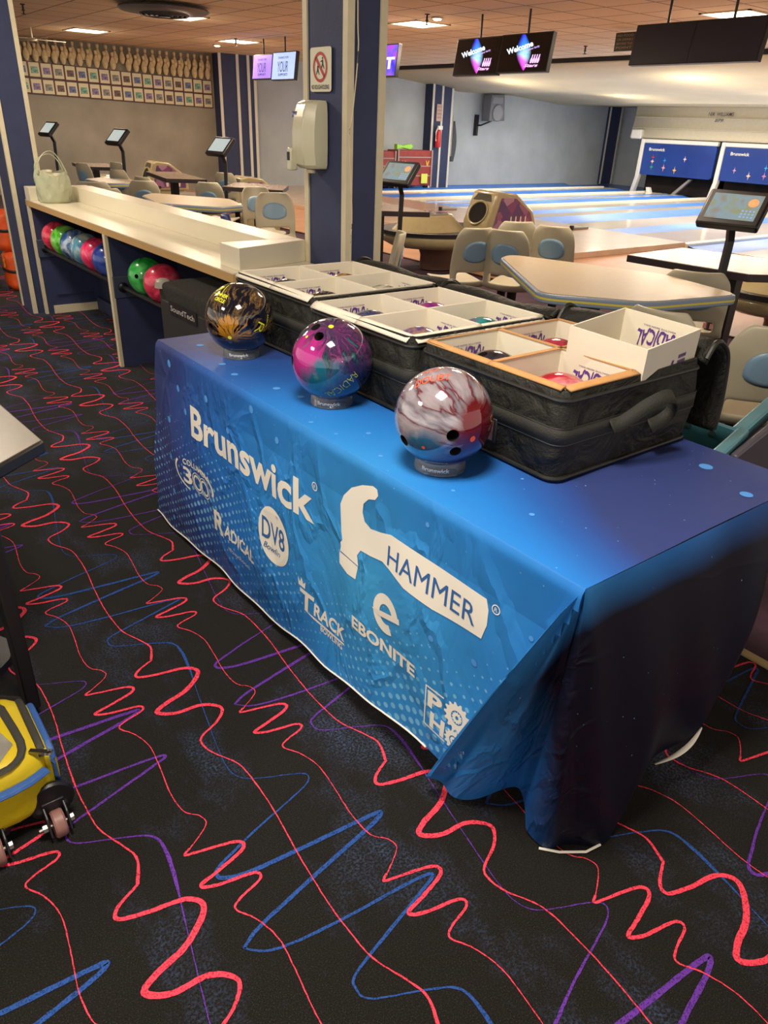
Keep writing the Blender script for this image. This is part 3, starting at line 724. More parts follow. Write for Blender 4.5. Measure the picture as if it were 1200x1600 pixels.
def columbia(a):
    put_ring(a, -2.215, .333, .118, .130, P, 30, ex=1.12, ey=.50, a0=-.3, a1=1.15)
    put_ring(a, -2.215, .333, .118, .130, P, 30, ex=1.12, ey=.50, a0=2.6, a1=4.4)
    put_text(a, 'COLUMBIA', P, -2.292, -2.085, .372, .022, bold=.02, mx=MXL, warp=lambda x, y: (x, y - .35 * (x + 2.19) ** 2 * 3))
    for cx, r in ((-2.250, 0), (-2.195, .034), (-2.140, .034)):
        if r: put_ring(a, cx, .322, .020, .027, P, 24, ex=1.05, ey=1.1); put_ring(a, cx, .322, .032, .035, P, 24, ex=1.05, ey=1.1)
    put_text(a, '3', P, -2.295, -2.235, .295, .062, bold=.02, mx=MXL)
part_text('numeral_badge', WHITEP, [columbia], lab='white Columbia 300 oval badge')
def jag(x, y, k=.0016): return (x + k * sin(y * 420), y + k * 1.6 * sin(x * 300))
def radical(a):
    put_text(a, 'R', P, -2.095, -2.015, .192, .082, bold=.03, shear=.1, mx=.012, warp=jag)
    put_text(a, 'ADICAL', P, -2.012, -1.79, .203, .045, bold=.03, shear=.1, mx=.012, warp=jag)
    put_text(a, 'TECHNOLOGIES', P, -1.985, -1.83, .160, .010)
part_text('jagged_lettering', WHITEP, [radical], lab='white jagged Radical lettering')
dv = lambda a: (disc(a, -1.665, .362, .088, P, 40, ex=1.0, ey=1.05),)
part_text('oval_badge', WHITEP, [dv], lab='white DV8 oval')
P2 = CP(.0020)
part_text('badge_lettering', INKP, [lambda a: put_text(a, 'DV8', P2, -1.732, -1.600, .338, .072, bold=.01, mx=MXL), lambda a: put_text(a, 'Bowling', P2, -1.722, -1.612, .306, .022, shear=.4, mx=MXL),
    lambda a: put_text(a, 'DEVIATE', P2, -1.690, -1.635, .430, .008)], lab='blue DV8 Bowling letters')
def track(a):
    put_text(a, 'T', P, -1.525, -1.452, .195, .072, bold=.03, shear=.15, mx=MXL)
    put_text(a, 'RACK', P, -1.458, -1.305, .205, .045, bold=.03, shear=.15, mx=MXL)
    put_poly(a, [(-1.508, .192), (-1.46, .196), (-1.309, .198), (-1.309, .192), (-1.46, .188)], P)
    put_text(a, 'BOWLING', P, -1.425, -1.318, .170, .018, bold=.02)
    put_poly(a, [(-1.530, .272), (-1.530, .30), (-1.52, .285), (-1.512, .305), (-1.504, .285), (-1.492, .296), (-1.496, .272)], P)
part_text('crowned_lettering', WHITEP, [track], lab='white Track Bowling lettering')
def ebon(a):
    put_text(a, 'EBONITE', P, -1.262, -1.012, .290, .036, bold=.035, mx=MXL)
    put_ring(a, -1.125, .405, .024, .048, P, 30, a0=.0, a1=5.2, ex=1.05, ey=1.15)
    put_poly(a, [(-1.180, .398), (-1.165, .385), (-1.07, .408), (-1.072, .424)], P)
part_text('letter_e_badge', WHITEP, [ebon], lab='white Ebonite lettering and e mark')
HM = [(1.331,.612),(1.318,.641),(1.288,.673),(1.245,.697),(1.204,.711),(1.188,.709),(1.183,.695),(1.194,.68),(1.219,.671),(1.239,.651),(1.242,.627),(1.233,.606),(1.207,.598),(1.166,.608),(1.127,.621),(1.08,.622),(.993,.622),(.819,.622),(.810,.6),(.809,.565),(.82,.525),(.886,.519),(.968,.512),(1.064,.515),(1.121,.531),(1.154,.537),(1.204,.526),(1.243,.522),(1.255,.503),(1.247,.477),(1.253,.436),(1.29,.433),(1.329,.444),(1.331,.472),(1.325,.494),(1.328,.505),(1.32,.515),(1.325,.537)]
part_text('hammer_emblem', WHITEP, [lambda a: put_poly(a, [(-y, z) for y, z in HM], P, mx=MXL), lambda a: put_ring(a, -.792, .612, .0085, .011, P, 24), lambda a: put_text(a, 'R', P, -.796, -.788, .607, .010)], lab='white hammer silhouette')
part_text('hammer_lettering', INKP, [lambda a: put_text(a, 'HAMMER', P2, -1.133, -.842, .541, .054, bold=.0, mx=MXL), lambda a: put_poly(a, [(-1.326, .482), (-1.247, .477), (-1.247, .475), (-1.326, .479)], P2)], lab='blue HAMMER letters')
def gear(a, cx, cz, r, P_, n=14, hole=.38):
    pts = []
    for i in range(n * 4):
        rr = r * (1.12 if i % 4 < 2 else .92); an = 2 * pi * (i / (n * 4)); pts.append((cx + rr * cos(an), cz + rr * sin(an)))
    k = len(pts); inn = [(cx + r * hole * cos(2 * pi * i / k), cz + r * hole * sin(2 * pi * i / k)) for i in range(k)]
    vs = [P_(*p) for p in pts] + [P_(*p) for p in inn]
    a.add(vs, [(i, (i + 1) % k, k + (i + 1) % k, k + i) for i in range(k)])
def power(a):
    put_text(a, 'P', P, -.962, -.915, .245, .045, bold=.04, mx=MXL); put_text(a, 'W', P, -.822, -.770, .252, .045, bold=.04, mx=MXL)
    put_text(a, 'H', P, -.950, -.900, .190, .045, bold=.04, mx=MXL); put_text(a, 'U', P, -.838, -.80, .190, .045, bold=.04, mx=MXL)
    gear(a, -.868, .272, .036, P, hole=.5); gear(a, -.868, .272, .014, P, 12, .35); gear(a, -.868, .205, .027, P, hole=.5); gear(a, -.868, .205, .010, P, 12, .35)
    for q_ in ([(-.972, .180), (-.972, .300), (-.968, .300), (-.968, .180)], [(-.972, .300), (-.912, .300), (-.912, .296), (-.968, .296)], [(-.972, .180), (-.895, .180), (-.895, .184), (-.968, .184)]): put_poly(a, q_, P)
part_text('gear_lettering', WHITEP, [power], lab='white Power House gear lettering')
def cdots(a):
    for y, z, r in [(2.079, .659, .012), (2.247, .565, .012), (2.397, .49, .012), (2.405, .346, .012), (2.428, .196, .011), (2.45, .075, .01), (1.783, .716, .012), (1.635, .674, .010), (1.936, .601, .010), (2.36, .70, .013), (2.30, .63, .012), (.963, .437, .008), (.835, .452, .009), (.70, .60, .006), (1.01, .70, .006)]:
        disc(a, -y, z, r, P, 16)
    PT = lambda x, y: (x, y, .7563 + .0012 * sin(14 * y + 9 * x) * sin(pi * (x - .926) / .769) + .001 * sin(31 * x + 4 * y) * sin(pi * (2.468 - y) / 1.856) * sin(pi * (x - .926) / .769))
    for x, y, r in [(1.02, 2.33, .013), (.985, 2.093, .011), (.969, 1.98, .011), (1.01, 1.80, .011), (1.03, 1.70, .010), (1.579, .789, .016), (1.519, .655, .014), (1.03, 1.38, .007), (.97, 1.25, .006), (.99, 1.02, .005), (1.16, .98, .004), (1.10, 2.36, .012), (.95, 1.52, .007), (.96, 1.42, .005), (1.05, .85, .006)]:
        disc(a, x, y, r, PT, 18)
part_text('printed_dots', PALEP, [cdots], lab='pale blue printed dots')
a = MB(); hp = [(frontx(2.66 + (.62 - 2.66) * u, hemz(u)) - .001, 2.66 + (.62 - 2.66) * u, hemz(u)) for u in [i / 60 for i in range(51)]]
a.tube(hp, .0025, 6); a.build('hem', WHITEP, cl)
a = MB(); a.tube([(1.00, .652, .005), (1.03, .618, .005), (1.08, .583, .005), (1.12, .575, .008)], .003, 6); a.build('hem', WHITEP, cl)
a = MB(); a.tube(catmull([(1.33, .60, .11), (1.39, .585, .115), (1.43, .575, .14), (1.455, .572, .18)], 5), [.002 + .005 * sin(pi * i / 15) for i in range(16)], 8, flat=.4); a.build('hem', WHITEP, cl)
# ================================================================ HERO BALLS
def streak_ball(name, pin, stops, blob=None, patches=(), k=3.2, kr=1.0, center=None, metal=.0, rough=.08, dist=.6, seed=0):
    """pearl swirl: streaks running away from the pin; optional solid patches at given directions"""
    m, nt, b = newmat(name); lk = nt.links.new
    tc = ND(nt, 'ShaderNodeTexCoord'); N = ND(nt, 'ShaderNodeVectorMath', operation='NORMALIZE'); lk(tc.outputs['Object'], N.inputs[0])
    # gentle warp
    wn = ND(nt, 'ShaderNodeTexNoise'); wn.inputs['Scale'].default_value = 2.2; wn.inputs['Detail'].default_value = 3; lk(N.outputs[0], wn.inputs['Vector'])
    ws_ = ND(nt, 'ShaderNodeVectorMath', operation='SUBTRACT'); lk(wn.outputs['Color'], ws_.inputs[0]); ws_.inputs[1].default_value = (.5, .5, .5)
    wsc = ND(nt, 'ShaderNodeVectorMath', operation='SCALE'); lk(ws_.outputs[0], wsc.inputs[0]); wsc.inputs['Scale'].default_value = dist
    wa = ND(nt, 'ShaderNodeVectorMath', operation='ADD'); lk(N.outputs[0], wa.inputs[0]); lk(wsc.outputs[0], wa.inputs[1])
    A = Vector(pin).normalized(); B = A.cross(Vector((0, 0, 1))).normalized(); C = A.cross(B)
    def dot(v, src=wa):
        n = ND(nt, 'ShaderNodeVectorMath', operation='DOT_PRODUCT'); lk(src.outputs[0], n.inputs[0]); n.inputs[1].default_value = tuple(v); return n.outputs['Value']
    def mth(op, a_, b_=None):
        n = ND(nt, 'ShaderNodeMath', operation=op)
        for i, x in enumerate((a_, b_)):
            if x is None: continue
            if isinstance(x, (int, float)): n.inputs[i].default_value = x
            else: lk(x, n.inputs[i])
        return n.outputs[0]
    da, db, dc = dot(A), dot(B), dot(C)
    ln = mth('SQRT', mth('ADD', mth('MULTIPLY', db, db), mth('MULTIPLY', dc, dc))); ln = mth('MAXIMUM', ln, .08)
    th = mth('ARCCOSINE', mth('MAXIMUM', mth('MINIMUM', da, .999), -.999))
    cb = ND(nt, 'ShaderNodeCombineXYZ'); lk(mth('MULTIPLY', mth('DIVIDE', db, ln), k), cb.inputs[0]); lk(mth('MULTIPLY', mth('DIVIDE', dc, ln), k), cb.inputs[1]); lk(mth('ADD', mth('MULTIPLY', th, kr), seed), cb.inputs[2])
    n = ND(nt, 'ShaderNodeTexNoise'); n.inputs['Scale'].default_value = 1.6; n.inputs['Detail'].default_value = 4; n.inputs['Roughness'].default_value = .55; lk(cb.outputs[0], n.inputs['Vector'])
    r = ramp(nt, stops); lk(n.outputs['Fac'], r.inputs[0]); cur = r.outputs[0]
    def overlay(cur, fac, col):
        mx = ND(nt, 'ShaderNodeMix', data_type='RGBA'); lk(fac, mx.inputs[0]); lk(cur, mx.inputs[6]); mx.inputs[7].default_value = (*L(col), 1); return mx.outputs[2]
    for (v, ca, cb_, col) in patches:      # direction, cos inner, cos outer, colour
        v = Vector(v).normalized(); q = dot(v)
        f = mth('MINIMUM', mth('MAXIMUM', mth('DIVIDE', mth('SUBTRACT', mth('ADD', q, mth('MULTIPLY', mth('SUBTRACT', n.outputs['Fac'], .5), .5)), cb_), ca - cb_), 0), 1)
        cur = overlay(cur, f, col)
    lk(cur, b.inputs['Base Color']); b.inputs['Roughness'].default_value = rough; b.inputs['Metallic'].default_value = metal
    b.inputs['Coat Weight'].default_value = 1; b.inputs['Coat Roughness'].default_value = .015
    return m
def SPH(c, n, R, off=.0006):
    """lettering wrapped on a ball around direction n"""
    n = Vector(n).normalized(); r = (CR - n * CR.dot(n)).normalized(); u = n.cross(r)
    if u.dot(CU) < 0: u = -u
    def P_(x, y):
        d = (n + r * (x / R) + u * (y / R)).normalized(); return Vector(c) + d * (R + off)
    return P_
def rotxy(P_, a):
    return lambda x, y: P_(x * cos(a) - y * sin(a), x * sin(a) + y * cos(a))
R = .108
def stand(loc, label):
    t = thing('ball_cup', label, 'ball stand', loc, 0, 'clear plastic ball stands')
    x, y, z = loc
    clear = bpy.data.materials.get('clear_acrylic') or mat('clear_acrylic', '#dfe6ea', .06, trans=.92, ior=1.45)
    a = MB(); a.lathe([(.046, 0), (.058, 0), (.0585, .006), (.056, .027), (.0535, .031), (.0505, .029), (.048, .010), (.046, 0)], (x, y, z), 48); a.build('ring', clear, t, smooth=50)
    a = MB()
    def PP(u, v):
        an = atan2(-y, -x) + u / .0575 - .2; return (x + .0578 * cos(an), y + .0578 * sin(an), z + v)
    put_text(a, 'Brunswick', lambda u, v: PP(u, v), -.03, .035, .009, .010, bold=.02); a.build('moulded_lettering', mat('frosted_print', '#cfd3d8', .5), t, smooth=0)
    return t
BZ = .877; SZ = .7575
c1 = (1.046, 1.128, BZ); c2 = (1.078, 1.616, BZ); c3 = (1.081, 2.151, BZ)
for c_, lb in ((c1, 'clear ring stand under the silver and maroon ball'), (c2, 'clear ring stand under the purple, magenta and teal ball'), (c3, 'clear ring stand under the black and gold ball')):
    stand((c_[0], c_[1], SZ), lb)
m1 = streak_ball('silver_maroon_pearl', (-.108, -.987, -.121), [(.28, L('#5d1222')), (.34, L('#8f8a94')), (.42, L('#a9a3ac')), (.475, L('#77717e')), (.495, L('#6d1626')), (.515, L('#9a8f98')), (.58, L('#b3acb6')), (.64, L('#6d6774')), (.665, L('#7a1e2e')), (.70, L('#a9a4ad'))],
    patches=[((.10, -.985, .02), .86, .74, '#6e0f1e'), ((-.70, -.42, -.58), .95, .80, '#2f6f97'), ((-.1, -.7, -.75), .93, .72, '#3a1c52')], k=.8, kr=.26, metal=.35, dist=.22, seed=2.3)
b1 = make_ball('display_bowling_ball', 'silver and maroon pearl bowling ball with orange lettering, nearest of the three on stands', c1, R, m1, holes=[(-.511, -.859, -.019, .0135), (-.39, -.84, -.378, .0125), (-.93, .098, -.355, .0135)], nu=96, nv=64, group='display balls on clear stands')
OR_ = mat('orange_lettering', '#f0552e', .5)
b1['_w'] = 1
a = MB(); Pq = SPH(c1, (-.30, .02, .95), R)
put_text(a, 'NO', Pq, -.030, .012, .008, .018, bold=-.0, shear=.3, mx=.01)
Pq2 = SPH(c1, (-.45, -.12, .88), R); put_text(a, 'DOUBT', Pq2, -.045, .040, -.006, .022, shear=.3, mx=.01)
a.build('lettering', OR_, b1, smooth=0)
a = MB(); disc(a, 0, 0, .0068, SPH(c1, (-.108, -.987, -.121), R, .001), 20); a.build('pin_dot', OR_, b1, smooth=0); a = MB(); disc(a, 0, 0, .004, SPH(c1, (-.848, -.41, -.336), R, .001), 10); a.build('pin_dot', OR_, b1, smooth=0)
a = MB(); put_text(a, 'LA', rotxy(SPH(c1, (.486, -.869, .093), R), -1.2), -.012, .012, -.004, .012); put_text(a, '27', SPH(c1, (.40, -.90, -.03), R), -.006, .006, -.004, .008); a.build('small_lettering', mat('tan_lettering', '#e08a48', .5), b1, smooth=0)
m2 = streak_ball('purple_teal_pearl', (-.246, -.322, .914), [(.30, L('#2f6f76')), (.40, L('#1f2438')), (.47, L('#5a2f66')), (.52, L('#232840')), (.57, L('#8a3477')), (.63, L('#2b2a48')), (.72, L('#2e7c80'))],
    patches=[((-.955, -.14, .12), .88, .70, '#b32c88'), ((-.62, -.62, -.38), .95, .76, '#15647e'), ((.1, -.75, -.6), .90, .55, '#1f2d5c')], k=4.0, kr=1.0, metal=.2, dist=.45, seed=5)
b2 = make_ball('display_bowling_ball', 'purple, magenta and teal pearl bowling ball, middle of the three on stands', c2, R, m2, holes=[(-.489, -.022, .872, .013), (-.594, -.33, .734, .013), (-.938, .344, .036, .0135)], nu=96, nv=64, group='display balls on clear stands')
b2['_w'] = 1
YE = mat('yellow_lettering', '#d9dd2c', .5)
a = MB(); Pq = rotxy(SPH(c2, (-.293, -.852, -.435), R), .58 + pi); put_text(a, 'RADICAL', Pq, -.058, .052, -.012, .026, bold=-.018, mx=.012, warp=lambda x, y: (x + .0012 * sin(y * 700), y + .0012 * sin(x * 500)))
a.build('lettering', mat('olive_yellow_lettering', '#b9bb4a', .5), b2, smooth=0)
a = MB(); disc(a, 0, 0, .0068, SPH(c2, (-.246, -.322, .914), R, .001), 20); a.build('pin_dot', YE, b2, smooth=0); a = MB(); disc(a, 0, 0, .004, SPH(c2, (-.742, -.039, .669), R, .001), 10); a.build('pin_dot', YE, b2, smooth=0)
m3 = streak_ball('black_gold_pearl', (-.667, -.662, -.342), [(.36, L('#0b0d16')), (.50, L('#12162a')), (.545, L('#6f5a36')), (.58, L('#151a2c')), (.62, L('#a07a3c')), (.66, L('#14182a')), (.76, L('#7c6a48'))],
    patches=[((-.62, -.76, -.18), .985, .93, '#b07a22'), ((-.35, -.5, -.92), .93, .72, '#07070a')], k=5.5, kr=1.3, metal=.15, dist=.4, seed=9)
b3 = make_ball('display_bowling_ball', 'black and gold streaked bowling ball with yellow lettering, farthest of the three on stands', c3, R, m3, holes=[(-.98, -.12, -.12, .012)], nu=96, nv=64, group='display balls on clear stands')
b3['_w'] = 1
a = MB(); Pq = rotxy(SPH(c3, (.12, -.985, -.10), R), .9 + pi); put_text(a, 'R', Pq, -.018, .018, -.014, .030, bold=-.02, mx=.01)
Pq = rotxy(SPH(c3, (.42, -.90, .05), R), 1.2 + pi); put_text(a, 'RADICAL', Pq, -.02, .02, -.003, .006)
Pq = rotxy(SPH(c3, (-.66, -.25, .70), R), -.6)
put_text(a, 'INNER', Pq, -.022, .022, .003, .012, bold=.03, mx=.01); put_text(a, 'CIRCLE', Pq, -.022, .022, -.014, .012, bold=.03, mx=.01)
Pq = SPH(c3, (-.48, -.02, .87), R)
for q in ([(-.040, .008), (-.037, .008), (-.002, -.024), (-.004, -.027)], [(-.004, -.027), (-.001, -.026), (.020, .018), (.017, .018)], [(-.030, .004), (-.024, .014), (-.014, .012), (-.012, .018), (.0, .014), (.006, .018), (.004, .008), (-.006, .002), (-.016, .004)]): put_poly(a, q, Pq, mx=.01)
a.build('lettering', YE, b3, smooth=0)
a = MB(); disc(a, 0, 0, .0062, SPH(c3, (-.667, -.662, -.342), R, .001), 20); a.build('pin_dot', YE, b3, smooth=0)

# ================================================================ SOFT CASES WITH BALL BOXES
def nylon():
    m, nt, b = newmat('black_nylon'); lk = nt.links.new; tc = ND(nt, 'ShaderNodeTexCoord')
    b.inputs['Base Color'].default_value = (*L('#1c1c18'), 1); b.inputs['Roughness'].default_value = .62; b.inputs['Specular IOR Level'].default_value = .35
    n = ND(nt, 'ShaderNodeTexNoise'); n.inputs['Scale'].default_value = 7; n.inputs['Detail'].default_value = 5; n.inputs['Distortion'].default_value = 1.2; lk(tc.outputs['Object'], n.inputs['Vector'])
    w_ = ND(nt, 'ShaderNodeTexNoise'); w_.inputs['Scale'].default_value = 260; lk(tc.outputs['Object'], w_.inputs['Vector'])
    ad = ND(nt, 'ShaderNodeMath', operation='MULTIPLY_ADD'); lk(w_.outputs['Fac'], ad.inputs[0]); ad.inputs[1].default_value = .04; lk(n.outputs['Fac'], ad.inputs[2])
    bp = ND(nt, 'ShaderNodeBump'); bp.inputs['Strength'].default_value = .9; bp.inputs['Distance'].default_value = .045; lk(ad.outputs[0], bp.inputs['Height']); lk(bp.outputs[0], b.inputs['Normal'])
    return m
NYL = nylon(); WEB = mat('black_webbing', '#22221e', .75, bump=.3, bscale=300); PIP = mat('black_piping', '#1a1a18', .5)
CARD = mat('white_cardboard', '#ddd6c4', .7, noise=.04, nscale=5, bump=.1, bscale=12); KRAFT = mat('brown_kraft_edge', '#b98a55', .75, noise=.1, nscale=20)
def rrect(x0, y0, x1, y1, r, k=6):
    out = []
    for cx, cy, a0 in ((x1 - r, y1 - r, 0), (x0 + r, y1 - r, pi / 2), (x0 + r, y0 + r, pi), (x1 - r, y0 + r, 3 * pi / 2)):
        for i in range(k + 1):
            a = a0 + pi / 2 * i / k; out.append((cx + r * cos(a), cy + r * sin(a)))
    return out
def case(label, x0, y0, x1, y1, zt, yh, lidz, cardcol, z0=.7585):
    t = thing('soft_carry_case', label, 'carry case', ((x0 + x1) / 2, (y0 + y1) / 2, z0), 0, 'soft cases full of ball boxes')
    # hollow body: outer wall with soft bulge, thin rim, inner wall
    a = MB(); K = 6; n = 4 * (K + 1)
    rows = []
    for j in range(15):
        v = j / 14; z = z0 + (zt - z0) * v; bl = .010 * sin(pi * v); rd = .03
        ring = rrect(x0 - bl, y0 - bl, x1 + bl, y1 + bl, rd, K)
        rows.append([(x, y, z + (.004 * sin(9 * x + 7 * y)) * v) for x, y in ring])
    rows.append([(x, y, zt) for x, y in rrect(x0 + .012, y0 + .012, x1 - .012, y1 - .012, .02, K)])
    rows.append([(x, y, z0 + .004) for x, y in rrect(x0 + .012, y0 + .012, x1 - .012, y1 - .012, .02, K)])
    vs = [p for r_ in rows for p in r_]
    fs = [(j * n + i, j * n + (i + 1) % n, (j + 1) * n + (i + 1) % n, (j + 1) * n + i) for j in range(len(rows) - 1) for i in range(n)] + [list(range(n)), [(len(rows) - 1) * n + i for i in range(n)]]
    a.add(vs, fs); a.build('body', NYL, t, smooth=70)
    for z in (z0 + .006, zt - .022):
        a = MB(); a.tube([(x, y, z) for x, y in rrect(x0 - .004, y0 - .004, x1 + .004, y1 + .004, .03, K)], .005, 8, closed=True); a.build('piping', PIP, t)
    a = MB(); zc = z0 + .52 * (zt - z0); hh = .019
    ro = rrect(x0 - .0112, y0 - .0112, x1 + .0112, y1 + .0112, .03, K); n = len(ro)
    vs = [(x, y, zc - hh) for x, y in ro] + [(x, y, zc + hh) for x, y in ro]
    a.add(vs, [(i, (i + 1) % n, n + (i + 1) % n, n + i) for i in range(n)]); a.build('webbing_band', WEB, t, smooth=60, solid=.0015)
    for dz_ in (-hh, hh):
        a = MB(); a.tube([(x, y, zc + dz_) for x, y in ro], .0016, 6, closed=True); a.build('webbing_seam', PIP, t)
    if yh:
        # carrying handle on the short side that faces -Y
        a = MB(); hx = (x0 + x1) / 2 + .03; w_ = .014
        path = [(hx - .13, y0 - .014, zc), (hx - .10, y0 - .022, zc + .006), (hx - .055, y0 - .042, zc + .040), (hx, y0 - .052, zc + .056), (hx + .05, y0 - .045, zc + .040), (hx + .075, y0 - .030, zc + .005), (hx + .06, y0 - .020, zc - .02), (hx + .02, y0 - .015, zc - .03)]
        path = catmull(path, 5)
        vs = []
        for (x, y, z) in path: vs += [(x, y - .016, z - .012), (x, y + .004, z + .014)]
        k = len(path); a.add(vs, [(2 * i, 2 * i + 1, 2 * i + 3, 2 * i + 2) for i in range(k - 1)]); a.build('handle', WEB, t, smooth=70, solid=.004)
    # label pocket on the long side
    py = y0 + .30 if not yh else y0 + .215
    a = MB(); a.box(x0 - .014, py - .045, z0 + .035, x0 - .006, py + .045, z0 + .095); a.build('label_pocket', PIP, t, bevel=.003)
    a = MB(); a.box(x0 - .0155, py - .036, z0 + .042, x0 - .013, py + .034, z0 + .088); a.build('label_card', cardcol, t)
    # lid folded open behind
    a = MB(); th = .03
    pth = catmull([(x1 + .012, zt - .015), (x1 + .04, lidz), (x1 + .08, lidz - .010), (x1 + .115, lidz - .05), (x1 + .135, lidz - .14), (x1 + .14, lidz - .23)], 5)
    def lidf(u, v):
        i = min(int(v * (len(pth) - 1)), len(pth) - 1); x, z = pth[i]
        return (x, y0 - .005 + (y1 - y0 + .01) * u, z + .006 * sin(9 * u + 4 * v))
    a.grid(lidf, 16, len(pth) - 1); a.build('lid', NYL, t, smooth=60, solid=.020)
    for yy in (y0 - .004, y1 + .004):
        a = MB(); a.tube([(x, yy, z + .012) for x, z in pth], .007, 8); a.build('lid_piping', PIP, t)
    return t
CASES = [(1.195, .925, 1.695, 1.385), (1.185, 1.415, 1.69, 1.895), (1.215, 1.93, 1.72, 2.43)]
ZT = .965
photo = mat('label_photo', '#77505a', .3, noise=.8, nscale=40); blankc = mat('label_blank', '#c3c8c9', .3, noise=.1); yel = mat('label_yellow_black', '#8a8a18', .3, noise=.95, nscale=45)
case('black soft case with side handle holding brown edged cartons at the table right end', *CASES[0], ZT, True, .985, photo)
case('middle black soft case with white box flaps and a blank white label card', *CASES[1], ZT, False, .965, blankc)
case('farthest black soft case on the blue table, with a yellow and black label card', *CASES[2], ZT, False, .962, yel)
def box_(label, x0, y0, z0, sz, h, rim, flaps, printed, mtx=None, texts=(), group='white ball boxes'):
    t = thing('ball_box', label, 'cardboard box', (x0 + sz[0] / 2, y0 + sz[1] / 2, z0), 0, group)
    T = (lambda v: mtx @ Vector(v)) if mtx else (lambda v: Vector(v))
    x1, y1 = x0 + sz[0], y0 + sz[1]; th = .004
    a = MB()
    for q in ((x0, y0, x0 + th, y1), (x1 - th, y0, x1, y1), (x0 + th, y0, x1 - th, y0 + th), (x0 + th, y1 - th, x1 - th, y1)):
        a.box(q[0], q[1], z0, q[2], q[3], z0 + h, 0, mtx)
    a.box(x0, y0, z0, x1, y1, z0 + th, 0, mtx); a.build('carton', CARD, t, smooth=0)
    if rim is not None:
        a = MB()
        for q in ((x0 - .001, y0 - .001, x0 + th + .002, y1 + .001), (x1 - th - .002, y0 - .001, x1 + .001, y1 + .001), (x0, y0 - .001, x1, y0 + th + .002), (x0, y1 - th - .002, x1, y1 + .001)):
            a.box(q[0], q[1], z0 + h, q[2], q[3], z0 + h + .002, 0, mtx)
        a.build('cut_edge', rim, t, smooth=0)
    for f in flaps:       # outward folded flaps lying over the case rim
        a = MB(); w_ = .024 if rim is None else .017; zz = z0 + h + .001; dz = -.016 if rim is None else -.005
        if f == 'x-': a.grid(lambda u, v: (x0 + .002 - w_ * v, y0 + (y1 - y0) * u, zz + .003 * sin(pi * v) + dz * v), 8, 3)
        if f == 'x+': a.grid(lambda u, v: (x1 - .002 + w_ * .6 * v, y0 + (y1 - y0) * u, zz + dz * v * .3), 8, 3)
        if f == 'y-': a.grid(lambda u, v: (x0 + (x1 - x0) * u, y0 + .002 - w_ * v, zz + dz * v), 8, 3)
        if f == 'y+': a.grid(lambda u, v: (x0 + (x1 - x0) * u, y1 - .002 + w_ * .6 * v, zz + dz * v * .3), 8, 3)
        o = a.build('folded_flap', CARD if rim is None else rim, t, smooth=60, solid=.003 if rim is None else .004)
        if rim is None and f in ('x-', 'y-'):
            a = MB(); wds = 'EVIL EYE  EVIL EYE'
            if f == 'x-': put_text(a, wds, lambda u, v: (x0 + .002 - w_ * (.9 - v), y0 + (y1 - y0) * (1 - u), zz + .004 + dz * (.9 - v)), .05, .95, .12, .42)
            else: put_text(a, wds, lambda u, v: (x0 + (x1 - x0) * u, y0 + .002 - w_ * (.9 - v), zz + .003 + dz * (.9 - v)), .05, .95, .12, .42)
            a.build('flap_lettering', mat('grey_print', '#6d6a63', .6) if 'grey_print' not in bpy.data.materials else bpy.data.materials['grey_print'], t, smooth=0)
    a = MB()
    for wall in printed:
        # upside down purple lettering inside the wall
        if wall == 'y+': Pw = lambda u, v: T((x0 + (x1 - x0) * (.5 + u), y1 - th - .0012, z0 + h - .022 - v))
        if wall == 'x+': Pw = lambda u, v: T((x1 - th - .0012, y0 + (y1 - y0) * (.5 - u), z0 + h - .022 - v))
        if wall == 'out': Pw = lambda u, v: T((x0 + (x1 - x0) * (.5 + u), y0 - .0012, z0 + h - .035 - v))
        if wall in ('y+', 'x+'):
            put_text(a, 'RADICAL', lambda u, v: Pw(-u, v), -.28, .26, .010, .042, bold=.02, shear=.25, mx=.02, warp=lambda x, y: (x + .004 * sin(y * 500), y + .003 * sin(x * 40) + .10 * (x + .05) ** 2))
            put_text(a, 'REACTIVE RESIN BALL', lambda u, v: Pw(-u, v), -.22, .20, .002, .004)
        if wall == 'out':
            put_text(a, 'Y', lambda u, v: Pw(-u, v), -.08, .10, .02, .05, bold=.02, shear=.3)
            for q in range(5): put_text(a, 'IIIII', lambda u, v: Pw(-u, v), -.28, -.14, .01 + q * .014, .009, bold=.03)
    if printed: a.build('printed_lettering', PURPLE, t, smooth=0)
    return t
cols3 = [['#7a1024', '#b41e34', '#c9a0a4'], ['#15151c', '#34333e', '#5a5560'], ['#7d1d30', '#a43446', '#24242c']]
cols2 = [['#2b2a55', '#57407e', '#b08a3c'], ['#0d5c62', '#2b8a8c', '#7a3a78'], ['#1b1f38', '#3c3f62', '#77789a'], ['#5a2378', '#9a2f7a', '#2b7c8c']]
cols1 = [['#15151c', '#3a2e26', '#8a6a3a'], ['#14202a', '#3c4448', '#b9b7a4'], ['#0e0f16', '#2a2c3a', '#4a4c58'], ['#5a4020', '#9a7438', '#c8a260']]
nm = {0: 'right hand case', 1: 'middle case', 2: 'farthest case'}
pos_n = {(0, 0): 'front right', (0, 1): 'front left', (1, 0): 'back right', (1, 1): 'back left'}
